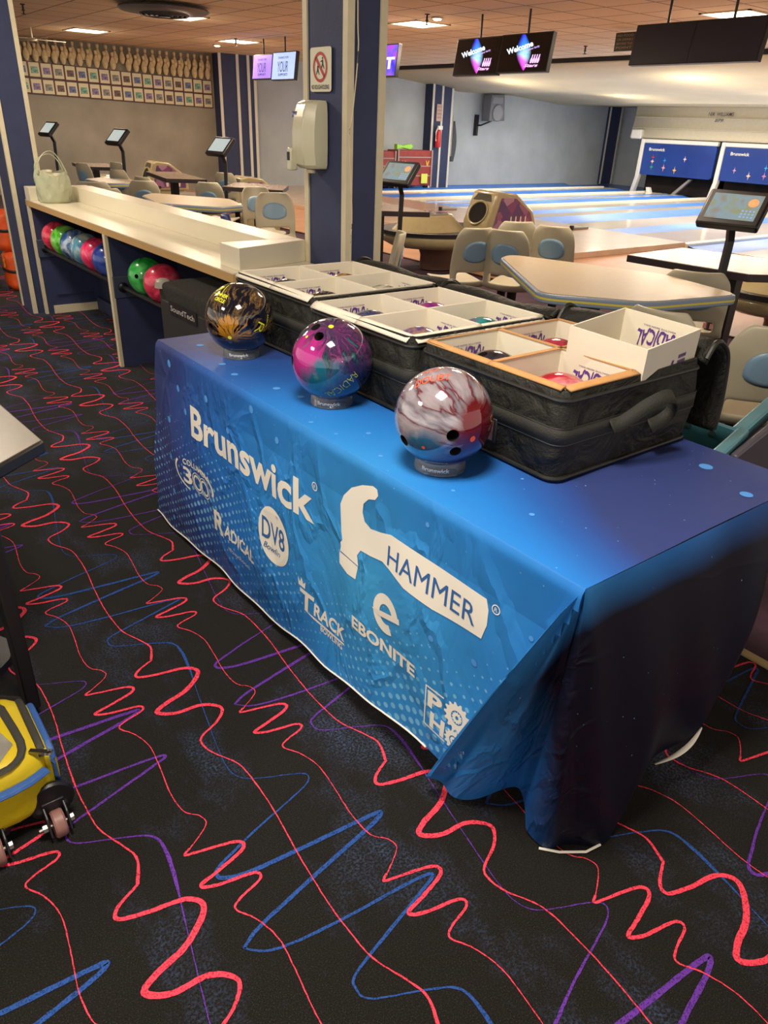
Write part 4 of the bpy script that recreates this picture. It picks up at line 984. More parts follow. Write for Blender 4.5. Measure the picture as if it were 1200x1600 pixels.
for ci, (x0, y0, x1, y1) in enumerate(CASES):
    bx = (x1 - x0 - .026) / 2; by = (y1 - y0 - .026) / 2; zb = .7635; k = 0
    for iy in (0, 1):
        for ix in (0, 1):
            X0 = x0 + .013 + ix * bx; Y0 = y0 + .013 + iy * by; zz = zb; hh = .205
            fl_ = []
            if ix == 0: fl_.append('x-')
            if ix == 1: fl_.append('x+')
            if iy == 0: fl_.append('y-')
            if iy == 1 and ci == 2: fl_.append('y+')
            if ci > 0 and iy == 0 and ci != 1 and False: fl_ = []
            if ci == 2 and iy == 0 and 'y-' in fl_: fl_.remove('y-')
            if ci == 1 and iy == 0: pass
            pn = 'front' if ix == 0 else 'back'; side = 'right' if iy == 0 else 'left'
            if ci == 0 and ix == 1 and iy == 0:
                continue
            pr_ = ['y+'] if (ci != 1 or ix == 0 or True) else []
            if iy == 0 and ci == 0: pr_ = ['x+']
            if ci == 1 and (ix, iy) in ((0, 0), (1, 0)): pr_ = ['x+'] if ix == 1 else ['x+']
            if ci == 2 and (ix, iy) == (1, 0): pr_ = ['x+']
            rim = KRAFT if ci == 0 else None
            box_('open white carton, %s %s cell of the %s' % (pn, side, nm[ci]), X0 + .001, Y0 + .001, zz, (bx - .002, by - .002), hh, rim, fl_, pr_)
            cset = (cols3, cols2, cols1)[ci]; c_ = cset[k % len(cset)]; k += 1
            dk = {0: ['red and silver', 'charcoal', 'maroon and black'], 1: ['violet and gold', 'teal', 'grey navy', 'purple and magenta'], 2: ['black and bronze', 'black and cream', 'black', 'tan']}[ci][(k - 1) % len(cset)]
            make_ball('boxed_bowling_ball', '%s ball sunk in the %s %s carton of the %s' % (dk, pn, side, nm[ci]), (X0 + bx / 2, Y0 + by / 2, .768 + .092), .092,
                      marble('boxed_marble', c_, 9, 1.6, .12, seed=ci * 3 + k), holes=[(-.35, .1, .93)] if (ci == 0 and ix == 0 and iy == 1) else (), group='balls inside the cartons', nu=40, nv=24)
# fourth box of the right hand case: raised and tilted
bx = .237; by = .217
Mx = Matrix.Translation((1.568, 1.043, .8)) @ Matrix.Rotation(radians(4), 4, 'Z') @ Matrix.Rotation(radians(-4), 4, 'Y') @ Matrix.Rotation(radians(3), 4, 'X') @ Matrix.Translation((-1.568, -1.043, -.8))
box_('empty white carton standing tall and tilted in the back corner of the right hand case', 1.568 - .115, 1.043 - .105, .81, (.23, .21), .225, None, [], ['x+', 'out'], Mx)

# ================================================================ FUZZY BLACK CASE BESIDE THE TABLE
def fuzz():
    m = mat('black_fuzzy_carpet', '#2a2925', .98, noise=.35, nscale=60, bump=1, bscale=220); return m
t = thing('speaker_cabinet', 'fuzzy black carpeted speaker cabinet between the blue table and the ball counter', 'speaker cabinet', (1.5, 3.2, 0))
a = MB(); a.box(1.365, 2.86, .012, 1.83, 3.56, .735); a.build('cabinet', fuzz(), t, bevel=.02, bseg=3)
a = MB(); a.box(1.352, 2.90, .06, 1.366, 3.50, .66); a.build('grille', mat('mesh_grille', '#1d1b1b', .6, bump=.6, bscale=500), t, bevel=.004)
for y in (2.90, 3.50):
    for x in (1.40, 1.79):
        a = MB(); a.box(x - .02, y - .02, 0, x + .02, y + .02, .02); a.build('foot', BLACKP, t)
a = MB(); a.lathe([(.0, .042), (.02, .04), (.035, .028), (.042, 0)], (1.385, 3.54, .705), 16, sx=1, sy=1); a.build('corner_cap', mat('grey_corner_cap', '#8e8b80', .45), t)
a = MB(); a.box(1.348, 3.10, .615, 1.353, 3.40, .67); a.build('name_plate', BLACKP, t)
a = MB(); put_text(a, 'SoundTech', PX(1.3465), -3.38, -3.12, .63, .026, bold=.01); a.build('plate_lettering', mat('silver_lettering', '#b9b7b0', .4), t, smooth=0)

# ================================================================ CARRIER BAG ON THE COUNTER
t = thing('carrier_bag', 'thin pale green plastic carrier bag with cups standing on the white counter', 'plastic bag', (1.63, 6.08, .8435))
def bagmat():
    m = mat('thin_green_plastic', '#bcc2a4', .25, bump=1, bscale=22, alpha=.7); return m
BG = bagmat(); a = MB(); cx, cy, z0 = 1.635, 6.10, .8445
def bagf(u, v):
    an = 2 * pi * u; r_ = .112 * (1 + .10 * sin(pi * v) - .05 * v) * (1 + .05 * sin(5 * an + 6 * v) + .03 * sin(11 * an - 9 * v))
    if v < .06: r_ *= .86 + v * 2.3
    return (cx + r_ * cos(an), cy + r_ * .8 * sin(an), z0 + v * (.185 + .035 * abs(cos(an))))
a.grid(bagf, 48, 20); a.add([(cx + .09 * cos(i * pi / 8), cy + .072 * sin(i * pi / 8), z0 + .001) for i in range(16)], [list(range(16))]); a.build('body', BG, t, smooth=180)
for s_, dz in ((-.035, 0), (.03, -.02)):
    a = MB(); hp = catmull([(cx - .10, cy + s_, z0 + .19), (cx - .09, cy + s_, z0 + .26), (cx - .04, cy + s_, z0 + .325 + dz), (cx + .02, cy + s_, z0 + .335 + dz), (cx + .07, cy + s_, z0 + .27), (cx + .10, cy + s_, z0 + .19)], 6)
    a.tube(hp, [.016 - .008 * sin(pi * i / (len(hp) - 1)) for i in range(len(hp))], 10, flat=.4); a.build('handle', BG, t, smooth=180)
for (px, py, lb, hz) in ((1.66, 6.07, 'white paper cup leaning out of the carrier bag, the nearer one', .07), (1.62, 6.13, 'white paper cup behind the first one in the carrier bag', .09)):
    o = MB(); o.lathe([(.027, 0), (.038, .115), (.040, .117), (.040, .121), (.036, .121), (.026, .004), (0, .004)], (0, 0, 0), 24); o = o.build('paper_cup', mat('paper_cup_white', '#e6dfc8', .5), None, smooth=50)
    o.location = (px, py, z0 + hz); o.rotation_euler = (.12, -.1, 0); tag(o, lb, 'cup', 'cups in the carrier bag')
# ================================================================ LEFT FOREGROUND
t = thing('side_table', 'dark laminate table with black edge jutting in at the left side of the photo', 'table', (.0, 2.2, 0))
poly = [(.368, 1.795), (.345, 2.12), (.25, 3.0), (-.75, 2.9), (-.6, 1.35), (-.2, 1.42), (.25, 1.70)]
a = MB(); a.prism(poly, .705, .735); a.build('edge_band', BLACKP, t, bevel=.005)
a = MB(); a.prism([(x - .006 * (1 if x > 0 else -1), y + (.006 if y < 2 else -.006)) for x, y in poly], .735, .7375); a.build('tabletop', mat('taupe_laminate', '#6e665a', .35, noise=.06, nscale=60), t, smooth=0)
a = MB(); a.prism([(.188, 1.72), (.222, 1.72), (.222, 1.80), (.188, 1.80)], .03, .705, mtx=None); a.build('leg', BLACKM, t, bevel=.004)
a = MB(); a.tube([(.205, 1.76, .015), (-.5, 2.35, .015)], .02, 8); a.build('foot_bar', BLACKM, t)
# dark seat under the table
t = thing('swivel_stool', 'dark navy round padded stool partly hidden at the left edge under the dark table', 'stool', (.12, 2.1, 0))
a = MB(); a.lathe([(0, .46), (.10, .465), (.135, .45), (.15, .41), (.15, .33), (.135, .29), (0, .28)], (.105, 2.06, 0), 36, sy=1.2); a.build('seat', mat('navy_vinyl', '#1f2a46', .35), t, smooth=60)
a = MB(); a.lathe([(.022, .29), (.022, .03), (.12, .02), (.125, .0)], (.105, 2.06, 0), 20); a.build('pedestal', BLACKM, t)

# ---- yellow roller bag
YB = mat('yellow_nylon', '#cdb414', .5, noise=.10, nscale=8, bump=.5, bscale=16)
BB = mat('blue_nylon_strap', '#2f5a9e', .55, bump=.3, bscale=60)
t = thing('roller_bag', 'yellow wheeled ball bag with blue strap and clear window at the lower left', 'roller bag', (-.02, 1.46, 0))
a = MB()
def bagshape(u, v):
    # superellipse loop around X axis swept along X
    an = 2 * pi * u; p = .45
    cy_ = 1.475; ry = .145; zc = .125; rz = .095
    c_, s_ = cos(an), sin(an)
    y = (abs(c_) ** p) * (1 if c_ > 0 else -1); z = (abs(s_) ** p) * (1 if s_ > 0 else -1)
    k = 1 - max(0, (v - .80) / .20) ** 2.6 * .42; k *= 1 - max(0, (.08 - v) / .08) ** 2 * .3
    x = -.45 + .635 * v
    return (x, cy_ + ry * y * k, zc + rz * z * k + .01 * sin(pi * v) + .02 * (v - .5) * 0)
a.grid(bagshape, 48, 24); n = 49
a.add([bagshape(i / 48, 1) for i in range(48)], [list(range(48))]); a.add([bagshape(i / 48, 0) for i in range(48)], [list(range(48))])
a.build('body', YB, t, smooth=60)
def onbag(u, v, off=.003):
    p_ = Vector(bagshape(u, v)); c_ = Vector((p_.x, 1.475, .125)); d_ = (p_ - c_).normalized(); return p_ + d_ * off
# zip seams, piping and straps follow the shell
BPIPE = mat('grey_black_zip', '#33322c', .6, bump=.3, bscale=300)
for (v0, v1, u0, u1, nm_, mm, r_) in ((.985, .985, .02, .60, 'blue_piping', BB, .008), (.955, .955, .12, .40, 'zip_tape', BPIPE, .009)):
    pts = [onbag((u0 + (u1 - u0) * i / 24) % 1, v0 + (v1 - v0) * i / 24) for i in range(25)]
    a = MB(); a.tube(pts, r_, 8, flat=.6); a.build(nm_, mm, t)
a = MB(); pts = [onbag(.385, .2 + .62 * i / 12) for i in range(13)] + [onbag(.385 - .20 * (1 - cos(pi * i / 10)) / 2, .82 + .085 * sin(pi * i / 10)) for i in range(1, 11)] + [onbag(.185, .82 - .6 * i / 12) for i in range(1, 13)]
a.tube(pts, .009, 8, flat=.5); a.build('window_zip', BPIPE, t)
a = MB()
def win(u, v): 
    w9 = sqrt(max(0, 1 - (max(0, v - .72) / .28) ** 2)); q = onbag(.285 + (.5 - u) * .19 * max(w9, .02), .1 + .78 * v, .004); return q
a.grid(win, 8, 12); a.build('clear_window', mat('clear_vinyl_window', '#8f8d84', .12, noise=.3, nscale=12, coat=.5), t, smooth=60)
a = MB(); a.tube([onbag(.475 + .03 * (1 - i / 12), .25 + .70 * i / 12, .010) for i in range(13)], .012, 8, flat=.6); a.build('blue_strap', BB, t)
a = MB(); a.tube([onbag(.36 + .12 * i / 6, .965, .006) for i in range(7)], .006, 8); a.build('yellow_loop', YB, t)
# zip pull
for v_ in (.93, .84):
    a = MB(); p0 = onbag(.345 if v_ > .9 else .19, v_, .012); q = Matrix.Translation(p0) @ Matrix.Rotation(-.7, 4, 'Z')
    a.box(-.008, -.005, -.003, .030, .005, .003, 0, q); a.lathe([(.007, -.003), (.010, 0), (.007, .003), (.004, 0), (.007, -.003)], (0, 0, 0), 14, mtx=q @ Matrix.Translation((.034, 0, 0))); a.build('zip_pull', CHROME, t)
WHM = mat('rose_brown_wheel', '#8a625c', .5, noise=.15, nscale=40)
for wx in (.150, .022):
    a = MB(); q = Matrix.Translation((wx, 1.315, .032)) @ Matrix.Rotation(pi / 2, 4, 'Y')
    a.lathe([(.008, -.013), (.028, -.013), (.031, -.009), (.031, .009), (.028, .013), (.008, .013)], (0, 0, 0), 28, mtx=q); wh = a.build('wheel', WHM, t)
    a = MB(); a.tube([(wx - .042, 1.315, .032), (wx + .032, 1.315, .032)], .006, 10); a.lathe([(.0, -.034), (.011, -.034), (.011, -.024), (.0, -.024)], (0, 0, 0), 8, mtx=q); a.lathe([(.0, .022), (.011, .022), (.011, .032), (.0, .032)], (0, 0, 0), 8, mtx=q); a.build('axle', CHROME, wh, off=t.location)
    a = MB()
    for dx in (-.021, .021): a.prism([(1.31 - .02, .02), (1.31 + .06, .035), (1.31 + .06, .085), (1.31 - .0, .06)], wx + dx - .003, wx + dx + .003, 'x')
    a.box(wx - .024, 1.335, .045, wx + .024, 1.345, .08)
    a.build('wheel_bracket', BLACKP, t, bevel=.002)
    a = MB(); a.lathe([(0, -.02), (.045, -.018), (.05, -.006), (.046, 0), (0, .004)], (0, 0, 0), 24, mtx=Matrix.Translation((wx, 1.342, .072)) @ Matrix.Rotation(pi / 2, 4, 'X')); a.build('wheel_housing', BLACKP, t)

# ---- orange bags beyond the counter
ORN = mat('orange_nylon', '#d9541b', .5, noise=.2, nscale=10, bump=.5, bscale=14); ORB = mat('black_strap', '#141312', .6)
def obag(label, x, y, z, w_, d_, h, lean, m, c2='#e8a13a'):
    t = thing('sports_bag', label, 'bag', (x, y, z), lean, 'orange bags by the far pillar', world=False)
    a = MB()
    def f(u, v):
        an = 2 * pi * u; c_, s_ = cos(an), sin(an); p = .5
        k = (1 - max(0, abs(v - .5) * 2 - .7) ** 2 * 3.2)
        return (w_ / 2 * (abs(c_) ** p) * (1 if c_ > 0 else -1) * k, d_ / 2 * (abs(s_) ** p) * (1 if s_ > 0 else -1) * k, h * v)
    a.grid(f, 28, 18); a.add([f(i / 28, 0) for i in range(28)], [list(range(28))]); a.add([f(i / 28, 1) for i in range(28)], [list(range(28))]); a.build('body', m, t, smooth=70)
    a = MB(); a.tube([f(i / 28, .52) for i in range(28)], .013, 6, closed=True); a.build('strap', ORB, t)
    a = MB()
    put_poly(a, [(-.03, -.05), (-.01, -.02), (-.03, .0), (.0, .06), (.01, .02), (.04, .03), (.01, -.01), (.03, -.03), (0, -.06)], lambda u, v: (u, -d_ / 2 - .004, h * .75 + v)); put_poly(a, [(-.03, -.05), (-.01, -.02), (-.03, .0), (.0, .06), (.01, .02), (.04, .03), (.01, -.01), (.03, -.03), (0, -.06)], lambda u, v: (-w_ / 2 - .004, -u, h * .75 + v))
    a.build('flame_print', mat('flame_yellow', c2, .5), t, smooth=0); return t
obag('upper orange bag with black strap resting on the lower orange one by the far pillar', 1.56, 7.45, .335, .22, .24, .33, .2, ORN)
obag('lower orange bag with black strap standing on the carpet by the far pillar', 1.60, 7.42, .0, .25, .26, .33, .1, ORN)
obag('orange bag with grey and purple side panel at the left edge, beside the stacked pair', 1.30, 7.55, .0, .24, .26, .30, -.3, mat('multi_nylon', '#c86f3a', .5, noise=.9, nscale=9))

# ================================================================ SEATING AREA
def chair_proto(label, loc, rz, shell, insert, group=None, scale=1.0):
    """moulded seat: seat pan sweeps up into a round topped back with a slot; faces local -Y"""
    t = thing('moulded_chair', label, 'chair', loc, rz, group, world=False)
    prof = catmull([(-.235, .425), (-.20, .445), (-.08, .440), (.08, .425), (.165, .43), (.205, .475), (.222, .54), (.245, .66), (.27, .78), (.282, .845)], 3)
    W = [.13, .155, .165, .17, .17, .165, .165, .165, .152, .105]
    Ws = [w_[0] for w_ in catmull([(w_,) for w_ in W], 3)]
    n = len(prof) - 1
    def f(u, v):
        i = v * n; k = min(int(i), n - 1); q = i - k
        y = prof[k][0] + (prof[k + 1][0] - prof[k][0]) * q; z = prof[k][1] + (prof[k + 1][1] - prof[k][1]) * q; w_ = Ws[k] + (Ws[k + 1] - Ws[k]) * q
        s_ = 2 * u - 1
        # the back wraps forward at its sides, the seat dishes
        back = max(0, min(1, (v - .5) / .2)); 
        return (s_ * w_, y - back * .045 * s_ * s_, z + (1 - back) * .018 * s_ * s_)
    a = MB(); a.grid(f, 14, n, skip=lambda u, v: .56 < v < .67 and .16 < u < .84)
    a.build('shell', shell, t, smooth=80, solid=.018, subsurf=1)
    if insert:
        def g(u, v):
            an = 2 * pi * u; uu = .5 + .30 * v * cos(an) * (1.0); vv = .79 + (.075 if sin(an) > 0 else .055) * v * (abs(sin(an)) ** .7) * (1 if sin(an) > 0 else -1)
            p_ = Vector(f(uu, vv)); return p_
        for off, nm_ in ((.013, 'back_panel'),):
            a = MB(); a.grid(lambda u, v: g(u, v) + Vector((0, off, 0)), 24, 4); a.build('back_panel', insert, t, smooth=80, solid=.004)
            a = MB(); a.grid(lambda u, v: g(u, v) - Vector((0, off, 0)), 24, 4); a.build('front_panel', insert, t, smooth=80, solid=.004)
    a = MB(); a.lathe([(.045, .415), (.035, .40), (.032, .06), (.16, .03), (.18, 0)], (0, -.01, 0), 20); a.build('pedestal', BLACKM, t)
    return t
GRP = 'moulded cream seats'
ch = chair_proto('cream moulded seat in profile, left of the pair behind the striped edge table', (3.86, 4.13, -.01), radians(165), CHAIRP, BLUEINS, GRP)
SEATS = [(4.13, 3.83, 116, 'cream seat with pale blue oval in its back, just left of the striped edge table'),
         (4.50, 4.28, 150, 'cream seat seen behind the blue oval seat, partly in front of the hooded return'),
         (4.66, 3.88, 116, 'cream seat with blue oval farthest right behind the striped edge table'),
         (2.92, 4.05, 235, 'small cream seat beside the right edge of the navy square pillar'),
         (4.25, 2.48, 122, 'cream seat tucked behind the right end of the striped edge table, blue plate below'),
         (2.92, 1.72, 100, 'grey cream seat top peeking over the right hand case and raised carton'),
         (3.02, 1.43, 135, 'large cream seat at the right edge of the photo behind the teal bench frame'),
         (3.65, 6.36, -20, 'wide cream seat back just left of the navy square pillar'),
         (3.84, 6.98, -10, 'cream seat left of the wide one, overlapped by it'),
         (4.12, 6.22, -20, 'cream seat half hidden behind the left edge of the navy square pillar'),
         (2.45, 7.55, 170, 'cream seat back touching the near side of the long left table'),
         (3.50, 8.75, 110, 'cream seat with blue oval in front of the left hooded ball return'),
         (3.20, 8.35, 150, 'cream seat just left of the blue oval seat near the left hooded return'),
         (3.85, 8.0, 130, 'cream seat between the two black pedestal tables on the left'),
         (4.75, 9.35, 120, 'cream seat behind the middle black pedestal table'),
         (3.62, 9.9, 115, 'cream seat with blue panel beyond the far black pedestal table'),
         (2.62, 8.3, 160, 'large cream seat back rising just right of the carrier bag'),
         (3.62, 11.2, 110, 'far cream seat with blue panel right behind the carrier bag handles'),
         (3.45, 13.2, 100, 'farthest cream seat near the end pillar below the first scoring console'),
         (4.15, 11.4, 110, 'pale seat right of the far blue panel seat along the grey wall')]
for x, y, deg, lb in SEATS:
    o = dup(ch, (x, y, -.01), radians(deg), lb, GRP)
    if 'tucked' in lb: o.scale = (1.2, 1.1, .93)
    if lb.startswith(('wide', 'large')): o.scale = (1.15, 1, 1)
RED = mat('red_seat_plastic', '#8e2a26', .35); BLU = mat('blue_seat_plastic', '#2a3a78', .35)
chair_proto('dark red seat back showing over the white counter', (2.60, 5.62, -.01), radians(70), RED, None)
chair_proto('dark blue seat back showing over the white counter left of the navy pillar', (2.72, 4.98, -.01), radians(60), BLU, None)

# ---- tables
TTOP = mat('beige_laminate', '#b8a88c', .3, noise=.05, nscale=40); TBL = mat('blue_grey_edge', '#7f93ad', .35); YEL = mat('yellow_stripe', '#d8c84a', .4)
def offset_poly(poly, d):
    cx = sum(p[0] for p in poly) / len(poly); cy = sum(p[1] for p in poly) / len(poly); out = []
    for x, y in poly:
        v = Vector((x - cx, y - cy)); l = v.length; out.append((cx + v.x * (l + d) / l, cy + v.y * (l + d) / l))
    return out
def striped_table(label, poly, z=.74, group=None):
    cx = sum(p[0] for p in poly) / len(poly); cy = sum(p[1] for p in poly) / len(poly)
    t = thing('seating_table', label, 'table', (cx, cy, 0), 0, group)
    rp = roundpoly(poly, .09)
    a = MB(); a.prism(offset_poly(rp, -.018), z - .006, z); a.build('tabletop', TTOP, t, smooth=0)
    a = MB(); a.prism(rp, z - .05, z - .004); a.build('edge_band', TBL, t, bevel=.008, bseg=3)
    ed = offset_poly(rp, .0015); a = MB(); n = len(ed)
    a.add([(x, y, z - .032) for x, y in ed] + [(x, y, z - .022) for x, y in ed], [(i, (i + 1) % n, n + (i + 1) % n, n + i) for i in range(n)]); a.build('yellow_stripe', YEL, t, smooth=0, solid=.001)
    a = MB(); a.lathe([(.055, z - .05), (.05, .06), (.22, .03), (.24, 0)], (cx, cy, 0), 24); a.build('pedestal', BLACKM, t)
    return t
striped_table('beige table with blue grey edge and yellow stripe behind the open cases', [(3.48, 3.36), (3.62, 3.40), (3.95, 2.50), (3.78, 1.93), (3.16, 2.05), (2.84, 2.45)])
striped_table('long pale table with blue edge behind the counter on the left', [(2.85, 7.63), (3.05, 7.85), (3.55, 7.1), (3.38, 6.50), (3.1, 6.42), (2.70, 6.9)], .74)
striped_table('small pale blue edged tabletop beside the carrier bag on the far left', [(2.95, 9.7), (3.25, 9.95), (3.5, 9.5), (3.4, 9.0), (3.0, 9.05)], .74)
DK = mat('grey_streaked_laminate', '#a4917f', .22, noise=.12, nscale=9); DKE = mat('dark_plum_edge', '#2a2024', .4)
def dark_table(label, poly, z, group='dark edged console tables'):
    cx = sum(p[0] for p in poly) / len(poly); cy = sum(p[1] for p in poly) / len(poly)
    t = thing('console_table', label, 'table', (cx, cy, 0), 0, group)
    a = MB(); a.prism(offset_poly(poly, -.004), z - .003, z); a.build('tabletop', DK, t, smooth=0)
    a = MB(); a.prism(poly, z - .045, z - .002); a.build('edge_band', DKE, t, bevel=.003)
    a = MB(); a.box(cx - .04, cy - .04, .02, cx + .04, cy + .04, z - .04); a.build('post', BLACKM, t)
    a = MB(); a.box(cx - .2, cy - .2, 0, cx + .2, cy + .2, .02); a.build('base_plate', BLACKM, t)
    return t
dark_table('dark edged low table in front of the right scoring console', [(4.36, 3.06), (5.05, 3.10), (5.25, 2.1), (4.72, 2.05), (4.42, 2.25)], .74)
dark_table('dark edged table end sticking out right of the navy pillar by a console', [(4.35, 5.7), (4.42, 6.6), (4.9, 6.6), (4.72, 5.48)], .745)
dark_table('dark table in front of the hooded return nearest the pillar on the left', [(4.0, 8.2), (4.45, 8.75), (4.85, 8.2), (4.45, 7.65)], .76)
dark_table('middle dark pedestal table in the left background', [(3.72, 9.1), (3.95, 10.3), (4.35, 10.2), (4.15, 8.9)], .78)
dark_table('far dark pedestal table below the second scoring console', [(3.55, 11.6), (3.7, 12.6), (4.15, 12.4), (4.0, 11.4)], .76)

# ---- scoring consoles
scrm = {}
def screen_mat(name, c0, c1_, c2_, sc=6, st=1.0):
    m, nt, b = newmat(name); lk = nt.links.new; tc = ND(nt, 'ShaderNodeTexCoord')
    n = ND(nt, 'ShaderNodeTexNoise'); n.inputs['Scale'].default_value = sc; n.inputs['Detail'].default_value = 2; lk(tc.outputs['Object'], n.inputs['Vector'])
    r = ramp(nt, [(.35, L(c0)), (.5, L(c1_)), (.65, L(c2_))]); lk(n.outputs['Fac'], r.inputs[0])
    b.inputs['Base Color'].default_value = (.02, .02, .02, 1); lk(r.outputs[0], b.inputs['Emission Color']); b.inputs['Emission Strength'].default_value = st; b.inputs['Roughness'].default_value = .15
    return m
SC1 = screen_mat('console_screen', '#b9b98a', '#a9c3cc', '#b8a07c', 9, .5); SC2 = screen_mat('console_screen_pale', '#d8dcc8', '#cfe0e0', '#e2e2d2', 4, .6)
def console(label, x, y, zh, zb, deg, scr, k=1.0, group='scoring consoles'):
    t = thing('scoring_console', label, 'console', (x, y, zb), radians(deg), group, world=False)
    h = zh - zb
    a = MB(); a.tube([(.0, .03, 0), (.0, .015, h * .45), (0, .03, h - .17 * k), (0, -.02, h - .06 * k)], .026 * k, 4); a.build('post', BLACKM, t, smooth=0)
    tl = radians(46); q = Matrix.Translation((0, -.03, h)) @ Matrix.Rotation(tl, 4, 'X')
    W, D, T_ = .17 * k, .12 * k, .032 * k
    a = MB(); a.box(-W, -D, -T_, W, D, T_ * .6, 0, q); a.build('housing', BLACKP, t, bevel=.012 * k, bseg=3)
    a = MB(); a.box(-W * .80, -D * .68, T_ * .6, W * .80, D * .74, T_ * .66, 0, q); s_ = a.build('screen', scr, t, smooth=0)
    if scr is SC1:
        a = MB()
        for j in range(3):
            for i in range(4): a.box(-W * .0 + .02 * i + .05, -D * .55 + .02 * j, T_ * .67, -W * .0 + .02 * i + .062, -D * .55 + .02 * j + .012, T_ * .675, 0, q)
        a.build('screen_buttons', mat('screen_blue', '#6a8fc0', .4, emit=.6), s_, smooth=0)
        a = MB(); a.lathe([(.0, 0), (.028, 0)], (0, 0, 0), 16, mtx=q @ Matrix.Translation((W * .55, D * .3, T_ * .68))); a.add([q @ Vector((W * .55 + .026 * cos(i * pi / 8), D * .3 + .022 * sin(i * pi / 8), T_ * .69)) for i in range(16)], [list(range(16))]); a.build('screen_emblem', mat('screen_orange', '#d88a5a', .4, emit=.7), s_, smooth=0)
    a = MB(); a.box(-.03 * k, -.0, h * .38, .03 * k, .05, h * .41); a.build('sticker', mat('pink_sticker', '#c98a9a', .5), t, smooth=0)
    return t
console('black touch screen scoring console at the right, in front of the blue lanes', 4.30, 2.36, 1.085, 0.0, -78, SC1, 1.0)
console('black scoring console standing just right of the navy square pillar', 4.15, 5.22, 1.085, .0, -76, SC1, .95)
console('scoring console with pale screen between the counter and the navy wall columns', 4.15, 8.45, 1.15, 0.0, -80, SC2, 1.0)
console('scoring console with pale screen in front of the middle of the grey wall', 3.72, 10.5, 1.17, 0.0, -80, SC2, 1.0)
console('leftmost scoring console with pale screen above the carrier bag', 3.3, 12.0, 1.21, 0.0, -80, SC2, .95)

